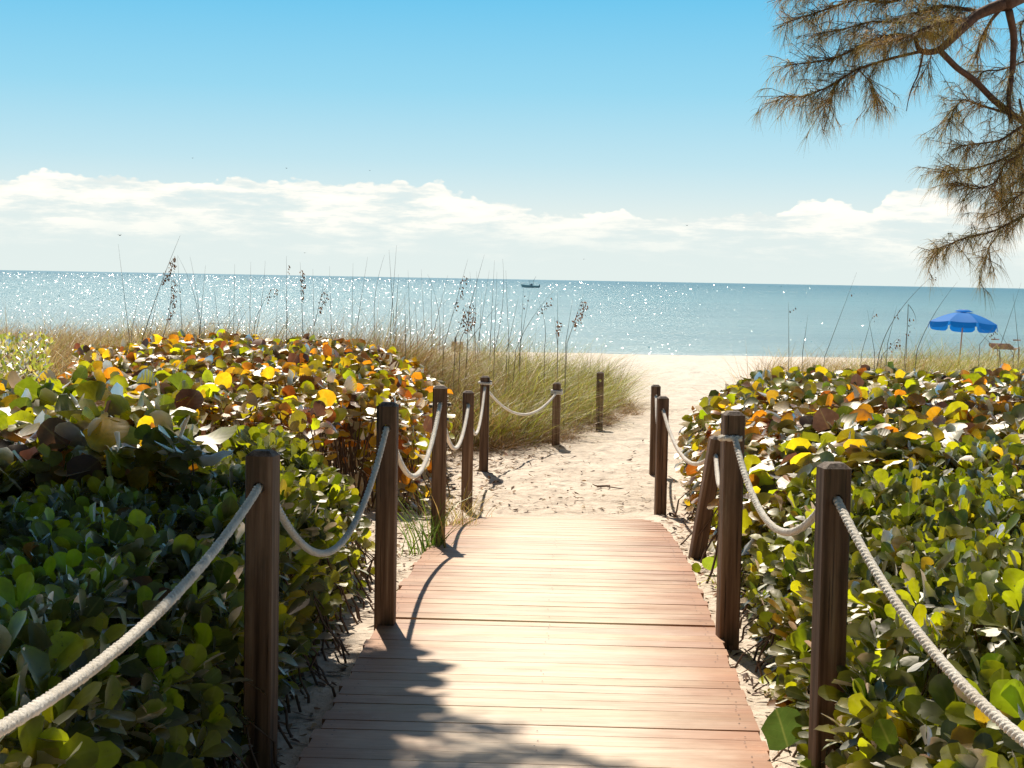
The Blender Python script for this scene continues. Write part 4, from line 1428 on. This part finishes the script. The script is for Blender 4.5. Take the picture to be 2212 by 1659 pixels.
# ------------------------------------------------------------------ beach chair (back rest shows over the grass)
def beach_chair():
    Y = 43.5
    c = at(2172, 757, Y)
    g = float(G(c.x, Y))
    root = empty('beach_chair', (c.x, Y, g))
    tag(root, 'brown slatted beach chair right of the blue umbrella, half hidden by grass', 'chair')
    M_F = simple('chair_frame', (.28, .17, .13), .6, 20)
    M_C = simple('chair_canvas', (.20, .10, .09), .8, 8, .3)
    rot = Matrix.Translation((c.x, Y, g)) @ Matrix.Rotation(R(150), 4, 'Z')
    tz = c.z - g + .13

    def bar(p, q, r): return ([rot @ Vector(p), rot @ Vector(q)], [r, r])
    tubes('frame', [bar((-.28, -.35, .36), (-.28, .28, .32), .018), bar((.28, -.35, .36), (.28, .28, .32), .018),
                    bar((-.28, -.35, 0), (-.28, -.30, .38), .018), bar((.28, -.35, 0), (.28, -.30, .38), .018),
                    bar((-.28, .45, 0), (-.28, .1, .34), .018), bar((.28, .45, 0), (.28, .1, .34), .018)], M_F, root, 6)
    for sx in (-.28, .28):
        tubes('armrest', [bar((sx, -.38, .56), (sx, .35, .58), .02)], M_F, root, 6)
    vs, fs = [], []
    for k in range(7):
        u_ = k / 6
        y_ = .22 + .42 * u_; z_ = .33 + (tz - .33) * u_
        vs += [rot @ Vector((-.27, y_, z_)), rot @ Vector((.27, y_, z_)), rot @ Vector((.27, y_ + .045, z_ + .075)), rot @ Vector((-.27, y_ + .045, z_ + .075))]
        fs.append((4 * k, 4 * k + 1, 4 * k + 2, 4 * k + 3))
    me_ = bpy.data.meshes.new('backrest'); me_.from_pydata([tuple(v) for v in vs], [], fs); me_.update()
    b_ = link('backrest', me_, M_C, root); md = b_.modifiers.new('s', 'SOLIDIFY'); md.thickness = .02
    vs, fs = [], []
    for k in range(5):
        y_ = -.34 + .13 * k
        vs += [rot @ Vector((-.27, y_, .36)), rot @ Vector((.27, y_, .36)), rot @ Vector((.27, y_ + .1, .355)), rot @ Vector((-.27, y_ + .1, .355))]
        fs.append((4 * k, 4 * k + 1, 4 * k + 2, 4 * k + 3))
    me_ = bpy.data.meshes.new('seat'); me_.from_pydata([tuple(v) for v in vs], [], fs); me_.update()
    b_ = link('seat', me_, M_F, root); md = b_.modifiers.new('s', 'SOLIDIFY'); md.thickness = .02


beach_chair()


# ------------------------------------------------------------------ beach bag far behind the oats
def beach_bag():
    Y = 42.5
    c = at(988, 744, Y)
    g = float(G(c.x, Y))
    tz = at(988, 738, Y).z - g
    root = empty('beach_bag', (c.x, Y, g))
    tag(root, 'tan and white bag with a dark bottle, seen on the beach through the sea oats', 'bag')
    bm = bmesh.new()
    lv = [(0, .15, .10), (.10, .17, .12), (tz * .6, .16, .10), (tz, .14, .07)]
    rows = []
    for z, a_, b_ in lv:
        rows.append([bm.verts.new((c.x + a_ * math.cos(k * math.pi / 6) * (1 + .06 * math.sin(3 * k)), Y + b_ * math.sin(k * math.pi / 6), g + z)) for k in range(12)])
    for a_, b_ in zip(rows[:-1], rows[1:]):
        for k in range(12): bm.faces.new((a_[k], a_[(k + 1) % 12], b_[(k + 1) % 12], b_[k]))
    bm.faces.new(rows[-1])
    me_ = bpy.data.meshes.new('bag_body'); bm.to_mesh(me_); bm.free()
    link('body', me_, simple('tan_canvas', (.42, .24, .15), .8, 12, .4), root)
    tubes('towel', [([Vector((c.x + .02, Y - .09, g + tz)), Vector((c.x + .06, Y - .15, g + tz * .7)), Vector((c.x + .05, Y - .17, g + tz * .45))], [.035, .045, .03])],
          simple('white_towel', (.8, .76, .7), .9), root, 8)
    tubes('bottle', [([Vector((c.x - .05, Y, g + tz * .7)), Vector((c.x - .05, Y, g + tz + .06)), Vector((c.x - .055, Y, g + tz + .12))], [.03, .03, .012])],
          simple('dark_bottle', (.05, .07, .10), .3), root, 10)


beach_bag()


# ------------------------------------------------------------------ boat
def boat():
    Y = 640.0
    c = at(1146, 617.5, Y)
    root = empty('fishing_boat', (c.x, Y, SEA))
    tag(root, 'small open fishing boat with raised console on the sea near the horizon', 'boat')
    Lb = 6.5
    bm = bmesh.new()
    rows = []
    for k in range(13):
        u_ = k / 12                    # 0 = bow (left), 1 = stern
        xx = c.x - Lb / 2 + Lb * u_
        hw = 1.15 * min(1, (u_ * 1.9) ** .6) + .02
        fb = 1.25 - .45 * min(1, u_ * 1.6)
        keel = -.15 + .5 * max(0, .18 - u_) / .18
        rake = -.55 * max(0, .2 - u_) / .2
        rows.append([bm.verts.new(p) for p in ((xx + rake * -.9, Y, SEA + keel), (xx, Y - hw * .8, SEA + .12), (xx + rake, Y - hw, SEA + fb), (xx + rake, Y - hw * .82, SEA + fb),
                     (xx, Y - hw * .75, SEA + .4), (xx, Y + hw * .75, SEA + .4), (xx + rake, Y + hw * .82, SEA + fb), (xx + rake, Y + hw, SEA + fb), (xx, Y + hw * .8, SEA + .12))])
    for a_, b_ in zip(rows[:-1], rows[1:]):
        for k in range(9): bm.faces.new((a_[k], a_[(k + 1) % 9], b_[(k + 1) % 9], b_[k]))
    bm.faces.new(rows[-1]); bm.faces.new(rows[0][::-1])
    bmesh.ops.recalc_face_normals(bm, faces=bm.faces)
    me_ = bpy.data.meshes.new('hull'); bm.to_mesh(me_); bm.free()
    link('hull', me_, simple('boat_hull', (.42, .47, .45), .5), root)

    def box(name, x0, x1, y0, y1, z0, z1, m_, tp=0):
        vs = [(x0, y0, z0), (x1, y0, z0), (x1, y1, z0), (x0, y1, z0), (x0 + tp, y0 + tp, z1), (x1 - tp, y0 + tp, z1), (x1 - tp, y1 - tp, z1), (x0 + tp, y1 - tp, z1)]
        me2 = bpy.data.meshes.new(name)
        me2.from_pydata(vs, [], [(3, 2, 1, 0), (4, 5, 6, 7), (0, 1, 5, 4), (1, 2, 6, 5), (2, 3, 7, 6), (3, 0, 4, 7)])
        return link(name, me2, m_, root)
    md = simple('boat_dark', (.22, .26, .28), .5); mb = simple('boat_console', (.25, .24, .24), .5)
    cx = c.x + .35
    box('console', cx - .55, cx + .5, Y - .5, Y + .5, SEA + .4, SEA + 1.55, mb, .12)
    box('hardtop', cx - 1.2, cx + 1.1, Y - .9, Y + .9, SEA + 2.55, SEA + 2.66, md, .05)
    lst = []
    for sx in (-.9, .8):
        for sy in (-.7, .7):
            lst.append(([Vector((cx + sx * .8, Y + sy, SEA + .5)), Vector((cx + sx, Y + sy, SEA + 2.58))], [.06, .05]))
    tubes('tower_frame', lst, md, root, 6)
    tubes('antenna', [([Vector((cx + .7, Y, SEA + 2.6)), Vector((cx + 1.7, Y, SEA + 4.4))], [.07, .05])], md, root, 5)
    tubes('bow_rail', [([Vector((c.x - Lb / 2 - .5, Y - .1, SEA + 1.25)), Vector((c.x - Lb / 2 - .3, Y - .4, SEA + 1.75)), Vector((c.x - Lb / 2 + 1.3, Y - .9, SEA + 1.6))], [.05, .05, .05])],
          simple('boat_rail', (.6, .62, .6), .3), root, 5)
    box('outboard_motor', c.x + Lb / 2 - .1, c.x + Lb / 2 + .45, Y - .25, Y + .25, SEA + .1, SEA + 1.3, md, .06)


boat()


# ------------------------------------------------------------------ birds
def bird(xs_, ys_, Y, label, span_=.9, up_=.15):
    c = at(xs_ * .5486, ys_ * .5486, Y)
    bm = bmesh.new()
    prof_ = [(-.28, .015), (-.2, .05), (0, .075), (.15, .06), (.24, .035), (.30, .01)]
    rows = []
    for x_, r in prof_:
        rows.append([bm.verts.new((c.x + x_ * .8, Y + r * math.cos(k * math.pi / 3), c.z + r * math.sin(k * math.pi / 3))) for k in range(6)])
    for a_, b_ in zip(rows[:-1], rows[1:]):
        for k in range(6): bm.faces.new((a_[k], a_[(k + 1) % 6], b_[(k + 1) % 6], b_[k]))
    bm.faces.new(rows[0][::-1]); bm.faces.new(rows[-1])
    for s_ in (-1, 1):
        o = [Vector((.08, 0, .03)), Vector((-.08, 0, .03)), Vector((-.03, s_ * span_ * .28, .03 + up_)), Vector((.10, s_ * span_ * .28, .03 + up_)),
             Vector((-.12, s_ * span_ * .56, .02 + up_ * .6)), Vector((-.06, s_ * span_ * .56, .02 + up_ * .6))]
        # flight heading is oblique so both wings show
        vs = []
        for p in o:
            q = Matrix.Rotation(R(60), 3, 'Z') @ p
            vs.append(bm.verts.new((c.x + q.x, Y + q.y, c.z + q.z)))
        bm.faces.new((vs[0], vs[1], vs[2], vs[3])); bm.faces.new((vs[3], vs[2], vs[4], vs[5]))
    me_ = bpy.data.meshes.new('bird'); bm.to_mesh(me_); bm.free()
    o_ = link('bird', me_, M_BIRD)
    md = o_.modifiers.new('s', 'SOLIDIFY'); md.thickness = .012
    tag(o_, label, 'bird', 'birds in the distant sky')


M_BIRD = simple('bird_plumage', (.08, .08, .08), .8)
bird(759, 623, 620, 'tiny dark bird in the blue above the left cloud, leftmost of three')
bird(1128, 663, 520, 'tiny dark bird above the cloud bank, middle of three')
bird(1456, 672, 650, 'tiny dark bird above the cloud bank, rightmost of three')
bird(472, 927, 330, 'small bird low over the sea above the first bare stalk', 1.1)
bird(1200, 996, 640, 'faint bird low over the sea between the sea oats')
bird(2299, 1021, 700, 'faint bird just above the horizon right of the boat')
bird(2705, 888, 480, 'lone bird in front of the low cloud at right')


# ------------------------------------------------------------------ casuarina trees
def needles(name, twigs, n_per, Lr, pal, m_, root, wid=.0022, grav=.75, spread=.55, group=None):
    """twigs: list of (p0, p1); strands leave along each twig, sweeping forward and down"""
    A0 = np.array([tuple(a_) for a_, _ in twigs]); A1 = np.array([tuple(b_) for _, b_ in twigs])
    N_ = len(twigs)
    i_ = np.repeat(np.arange(N_), n_per)
    u_ = rng.random(len(i_)) ** .8
    P = A0[i_] * (1 - u_)[:, None] + A1[i_] * u_[:, None]
    dv = norm(A1 - A0)[i_]
    D = norm(dv * rng.uniform(.4, 1.0, len(i_))[:, None] + rng.normal(size=(len(i_), 3)) * spread + np.array([0, 0, -1.]) * .25)
    L = rng.uniform(Lr[0], Lr[1], len(i_))
    seg = 4
    t_ = np.linspace(0, 1, seg + 1)
    ctr = P[:, None, :] + D[:, None, :] * (L[:, None] * t_)[..., None] + np.array([0, 0, -1.]) * (grav * L[:, None] * t_ ** 1.8)[..., None]
    sv = norm(np.cross(D, rng.normal(size=D.shape)))
    wv = wid * (1 - .75 * t_)[None, :] * rng.uniform(.8, 1.3, len(i_))[:, None]
    a_ = ctr - .5 * wv[..., None] * sv[:, None, :]
    b_ = ctr + .5 * wv[..., None] * sv[:, None, :]
    Vv = np.stack([a_, b_], 2).reshape(-1, 3)
    f_ = (np.array([(2 * k, 2 * k + 1, 2 * k + 3, 2 * k + 2) for k in range(seg)])[None] + (np.arange(len(i_)) * 2 * (seg + 1))[:, None, None]).reshape(-1)
    c_ = palette(N_, pal)[i_] * (1 + .15 * rng.normal(size=(len(i_), 1)))
    me_ = npmesh(name, Vv, f_, np.full(len(i_) * seg, 4), np.repeat(np.clip(c_, .01, .8), 2 * (seg + 1), axis=0))
    return link(name, me_, m_, root)


def poly_pts(pts_, n_=24):
    P = np.array([tuple(p) for p in pts_], float)
    L = np.concatenate([[0], np.cumsum(np.linalg.norm(np.diff(P, axis=0), axis=1))])
    s_ = np.linspace(0, L[-1], n_)
    # smooth via catmull-like averaging
    Q = np.stack([np.interp(s_, L, P[:, k]) for k in range(3)], -1)
    for _ in range(2):
        Q[1:-1] = .25 * Q[:-2] + .5 * Q[1:-1] + .25 * Q[2:]
    return Q


def c7(x, y, Y):
    x = x + (1 - x / 1587) * 34
    return at((2932 + x / 1.4427) * .5486, (y / 1.4427) * .5486, Y)


NPAL = [(34, (.42, .29, .08)), (30, (.30, .23, .06)), (22, (.50, .33, .11)), (14, (.18, .15, .05))]
TY = 14.0
root = empty('casuarina_tree', (7.2, 15.2, float(G(7.2, 15.2))))
tag(root, 'feathery casuarina tree overhanging the upper right corner', 'tree')
knot = c7(1470, 20, TY)
trunk_pts = [Vector((7.2, 15.2, -.5)), Vector((7.1, 15.1, 1.2)), Vector((6.8, 14.9, 2.6)), Vector((6.2, 14.7, 4.0)), Vector((5.9, 14.6, 5.4)), Vector((6.1, 14.5, 7.5)), Vector((6.0, 14.6, 9.5))]
q = poly_pts(trunk_pts, 30)
tubes('trunk', [([Vector(p) for p in q], np.linspace(.24, .05, 30))], M_BARK, root, 12)
B = []   # (points, r0, r1, foliage start share, density multiplier)


def br(pts_, r0, r1, fol=None, dens=1.0, dmul=1.0):
    q_ = poly_pts(pts_, max(10, 5 * len(pts_)))
    B.append((q_, r0, r1, fol, dens, dmul))


# main limb and its forks
br([Vector((6.15, 14.7, 4.1)), c7(1600, -60, TY + .3), c7(1470, 20, TY)], .085, .075)
br([c7(1470, 20, TY), c7(1310, 85, TY), c7(1200, 190, TY - .1), c7(1100, 285, TY - .2), c7(1040, 300, TY - .2), c7(975, 290, TY - .25), c7(955, 210, TY - .2)], .052, .018)
br([c7(1100, 288, TY - .2), c7(1200, 390, TY - .1), c7(1300, 455, TY), c7(1400, 560, TY), c7(1500, 640, TY + .1), c7(1640, 730, TY + .2)], .026, .03)
br([c7(1500, 60, TY), c7(1530, 200, TY + .1), c7(1520, 400, TY + .1), c7(1495, 560, TY), c7(1512, 700, TY)], .034, .018, .5, .6)
br([c7(1470, 30, TY), c7(1400, 110, TY + .3), c7(1330, 230, TY + .4), c7(1310, 330, TY + .4)], .02, .008, .3, .7)
br([c7(1000, 310, TY - .2), c7(975, 420, TY - .25), c7(935, 500, TY - .25), c7(915, 570, TY - .25), c7(904, 632, TY - .25)], .009, .003)
br([c7(945, 495, TY - .25), c7(990, 490, TY - .3)], .005, .002)
# leafy left reaches
br([c7(960, 215, TY), c7(860, 190, TY), c7(700, 230, TY + .1), c7(520, 320, TY), c7(400, 350, TY), c7(215, 370, TY - .1)], .016, .005, .1, 1.3)
br([c7(1000, 290, TY - .2), c7(820, 330, TY - .2), c7(620, 390, TY - .1), c7(440, 500, TY), c7(300, 555, TY), c7(165, 545, TY)], .014, .004, .25, 1.15)
br([c7(620, 390, TY - .1), c7(700, 470, TY - .1), c7(740, 560, TY)], .007, .003, .25, 1.2)
br([c7(500, 450, TY), c7(480, 540, TY), c7(420, 620, TY)], .006, .003, .3, 1.1)
br([c7(1020, -60, TY + .2), c7(800, 20, TY + .2), c7(620, -10, TY + .3), c7(420, 60, TY + .3), c7(200, 130, TY + .2)], .016, .005, .25, 1.0)
br([c7(900, 130, TY), c7(700, 120, TY + .2), c7(560, 160, TY + .2), c7(400, 190, TY + .2)], .010, .004, .2, 1.0)
br([c7(640, -20, TY + .3), c7(420, -60, TY + .3), c7(200, -20, TY + .3)], .008, .004, .2, .9)
br([c7(1300, 60, TY + .2), c7(1100, 30, TY + .2), c7(950, 80, TY), c7(830, 120, TY)], .018, .006, .05, 1.8)
br([c7(1250, 110, TY - .2), c7(1080, 130, TY - .3), c7(900, 210, TY - .3), c7(760, 250, TY - .3)], .014, .005, .05, 1.8)
br([c7(1400, -60, TY + .4), c7(1150, -80, TY + .3), c7(950, -40, TY + .2), c7(700, -60, TY + .2)], .018, .006, .1, 1.5)
br([c7(960, 215, TY), c7(1040, 160, TY + .2), c7(1140, 140, TY + .3), c7(1220, 60, TY + .3)], .012, .006, .05, 1.4)
br([c7(1050, 300, TY - .2), c7(1040, 350, TY - .2), c7(1010, 400, TY - .2)], .006, .003, .1, 1.1)
# right hand cascade
br([c7(1480, 640, TY), c7(1340, 600, TY), c7(1230, 560, TY), c7(1180, 620, TY), c7(1140, 720, TY)], .012, .004, .2, 1.2)
br([c7(1640, 330, TY + .2), c7(1450, 400, TY + .2), c7(1350, 400, TY + .2), c7(1290, 480, TY + .2)], .010, .004, .15, .8)
br([c7(1600, 700, TY), c7(1450, 800, TY - .1), c7(1300, 820, TY - .1), c7(1210, 830, TY - .1)], .014, .005, .1, 1.3)
br([c7(1640, 780, TY), c7(1480, 900, TY - .1), c7(1300, 960, TY), c7(1100, 975, TY)], .014, .004, .1, 1.25)
br([c7(1640, 840, TY), c7(1470, 930, TY - .2), c7(1430, 1040, TY - .2), c7(1300, 1080, TY - .1), c7(1190, 1030, TY)], .012, .004, .1, 1.1)
br([c7(1640, 920, TY), c7(1520, 1060, TY), c7(1400, 1120, TY)], .010, .004, .1, 1.3)
br([c7(1700, 1160, TY), c7(1560, 1240, TY), c7(1400, 1320, TY - .1), c7(1240, 1350, TY - .2), c7(1080, 1420, TY - .3)], .013, .004, .1, 1.05, 1.0)
br([c7(1450, 1310, TY), c7(1380, 1410, TY), c7(1368, 1470, TY)], .006, .003, .55, 1.0)
br([c7(1690, 1040, TY), c7(1540, 1120, TY), c7(1450, 1200, TY), c7(1360, 1240, TY)], .010, .004, .1, 1.1)
br([c7(1560, 560, TY + .2), c7(1590, 700, TY + .2), c7(1570, 900, TY + .2), c7(1600, 1100, TY + .2)], .012, .005, .05, 1.3)
br([c7(1700, 20, TY + .5), c7(1560, 140, TY + .4), c7(1580, 300, TY + .4)], .012, .005, .1, .7)
# outside the picture, further up and right
for k in range(13):
    h0 = random.uniform(4.2, 9.0)
    a_ = random.uniform(0, 2 * math.pi)
    ln = random.uniform(1.6, 3.0) * (1.25 - h0 / 14)
    s_ = Vector((6.05, 14.6, h0))
    e_ = s_ + Vector((math.cos(a_) * ln, math.sin(a_) * ln, random.uniform(-.2, .7)))
    v_ = at(0, 0, e_.y)
    br([s_, s_.lerp(e_, .5) + Vector((0, 0, .25)), e_], .035, .008, .2, .9)
tubes('branches', [([Vector(p) for p in q_], np.linspace(r0, r1, len(q_))) for q_, r0, r1, *_ in B], M_BARK, root, 7)
tw = []
for q_, r0, r1, fol, dens, dm in B:
    if fol is None: continue
    L = np.linalg.norm(np.diff(q_, axis=0), axis=1).sum()
    cnt = int(L * 68 * dens)
    for k in range(cnt):
        u_ = fol + (1 - fol) * random.random()
        f_ = u_ * (len(q_) - 1); i_ = min(int(f_), len(q_) - 2)
        p = Vector(q_[i_]).lerp(Vector(q_[i_ + 1]), f_ - i_)
        fw = (Vector(q_[i_ + 1]) - Vector(q_[i_])).normalized()
        dirv = (fw * random.uniform(.3, 1.2) + Vector((random.gauss(0, .6), random.gauss(0, .6), random.gauss(-.15, .55)))).normalized()
        ln = random.uniform(.06, .26)
        m_ = p + dirv * ln
        tw.append((p, m_))
        if random.random() < .35:
            d2 = (dirv + Vector((random.gauss(0, .5), random.gauss(0, .5), random.gauss(-.3, .4)))).normalized()
            tw.append((m_, m_ + d2 * random.uniform(.05, .15)))
tubes('twigs', [([a_, b_], [.0035, .002]) for a_, b_ in tw], M_TWIG, root, 3)
needles('needles', tw, 15, (.06, .15), NPAL, M_NEEDLE, root, wid=.0029, grav=.55)


# ---- shade tree on the left, its crown above the picture
def shade_tree(label, base, top, clumps, nleaf, spread, lsz=(.10, .17), tr=.20, lm=None):
    root = empty('sea_grape_tree', base)
    tag(root, label, 'tree')
    b0 = Vector(base)
    tp = Vector(top)
    q_ = poly_pts([b0 + Vector((0, 0, -.3)), b0.lerp(tp, .35) + Vector((-.2, .1, 0)), b0.lerp(tp, .7) + Vector((.1, -.1, 0)), tp], 20)
    lst = [([Vector(p) for p in q_], np.linspace(tr, tr * .4, 20))]
    Ps = []
    br2 = []
    for c_ in clumps:
        cc_ = Vector(c_[:3])
        s_ = Vector(q_[random.randint(9, 18)])
        mid = s_.lerp(cc_, .55) + Vector((0, 0, .35))
        qq = poly_pts([s_, mid, cc_], 12)
        br2.append(([Vector(p) for p in qq], np.linspace(.05, .012, 12)))
        n_ = int(nleaf * c_[3] ** 2)
        r_ = np.clip(rng.normal(size=(n_, 3)), -1.5, 1.5) * np.array([.46, .46, .18]) * c_[3]
        Ps.append(np.array(tuple(cc_))[None, :] + r_)
    tubes('trunk', lst, M_BARK, root, 10)
    tubes('branches', br2, M_BARK, root, 6)
    P = np.concatenate(Ps)
    N_ = len(P)
    A = leaves_arrays(P, rng.normal(size=(N_, 3)), norm(rng.normal(size=(N_, 3)) * .5 + np.array([0, 0, 1.])), rng.uniform(lsz[0], lsz[1], N_),
                      palette(N_, [(50, GREEN), (30, OLIVE), (20, LIME)]), T_GRF, np.full(N_, .1), np.full(N_, -.05))
    link('crown', npmesh('crown', *A[:3], A[3], A[4]), lm or M_SHADE, root)


def lift(x, y, z, h):
    """point at height h on the line from (x, y, z) to the sun"""
    k = (h - z) / sdir.z
    return (x + sdir.x * k, y + sdir.y * k, h)


cl = []
# places that lie in shade in the photograph, carried up towards the sun to crown height
for yy in np.arange(3.3, 6.9, .58):
    for xx in np.arange(-1.08 - .1 * (7 - yy), -.34 * yy - 1.1, -.62):
        if math.hypot(xx + 1.1, yy - 3.6) < .75: continue
        cl.append((*lift(xx + random.uniform(-.12, .12), yy + random.uniform(-.1, .1) - (.5 if xx < -1.4 and yy > 6.2 else 0), .72, random.uniform(5.0, 6.2)), .8))
for k in range(26):
    p_ = (random.uniform(-6.5, -2.6), random.uniform(3.5, 10.8), random.uniform(5.2, 7.4))
    kk = (p_[2] - .75) / sdir.z
    if math.hypot(p_[0] - sdir.x * kk + 1.1, p_[1] - sdir.y * kk - 3.6) > 1.5:
        cl.append((*p_, 1.0))
shade_tree('broad leaved shade tree left of the path, its crown above the picture', (-5.6, 9.6, float(G(-5.6, 9.6))), (-3.4, 9.4, 5.3), cl, 1250, 1)
# finer, higher crown whose edge dapples the left corner of the planks
cl = []
for (x, y, rad) in [(-.80, 5.75, .34), (-.95, 6.3, .40), (-1.0, 5.9, .5), (-.50, 5.62, .24), (-.22, 5.5, .16), (-.05, 5.42, .12), (-.66, 5.1, .42), (-.12, 5.05, .24), (.12, 5.12, .14), (.34, 4.98, .13),
                    (.60, 4.82, .15), (.28, 4.72, .26), (-.35, 4.6, .5), (.25, 4.3, .5), (-.8, 4.5, .6), (-.1, 3.9, .8), (-.9, 5.2, .5), (-.85, 7.0, .2), (-.5, 4.95, .36)]:
    cl.append((*lift(x, y + .20, .0, random.uniform(7.8, 8.6)), rad))
shade_tree('tall fine leaved tree left of the path, above the picture', (-6.4, 12.4, float(G(-6.4, 12.4))), (-4.0, 11.6, 7.0), cl, 3000, 1, (.03, .06), .15)
# unseen trees added behind the camera to keep the sky behind off the scene
k_ = 0
for (x, y, h) in [(-5.0, -5.5, 8.5), (.6, -8.5, 9.5), (5.6, -5.0, 8.5), (-8.5, -1.5, 8.0), (9.0, -1.0, 7.5)]:
    cl = []
    for j in range(16):
        a_ = random.uniform(0, 2 * math.pi)
        rr = random.uniform(.3, 3.0)
        cl.append((x + rr * math.cos(a_), y + rr * .7 * math.sin(a_), random.uniform(1.6, h), 2.1))
    shade_tree(['added unseen shade tree behind the viewer at left', 'added unseen tall shade tree directly behind the viewer', 'added unseen shade tree behind the viewer at right', 'added unseen shade tree beside the viewer far left',
                'added unseen shade tree beside the viewer far right'][k_], (x, y, 0), (x + .2, y, h * .7), cl, 60, 1, (.28, .42), .22)
    k_ += 1
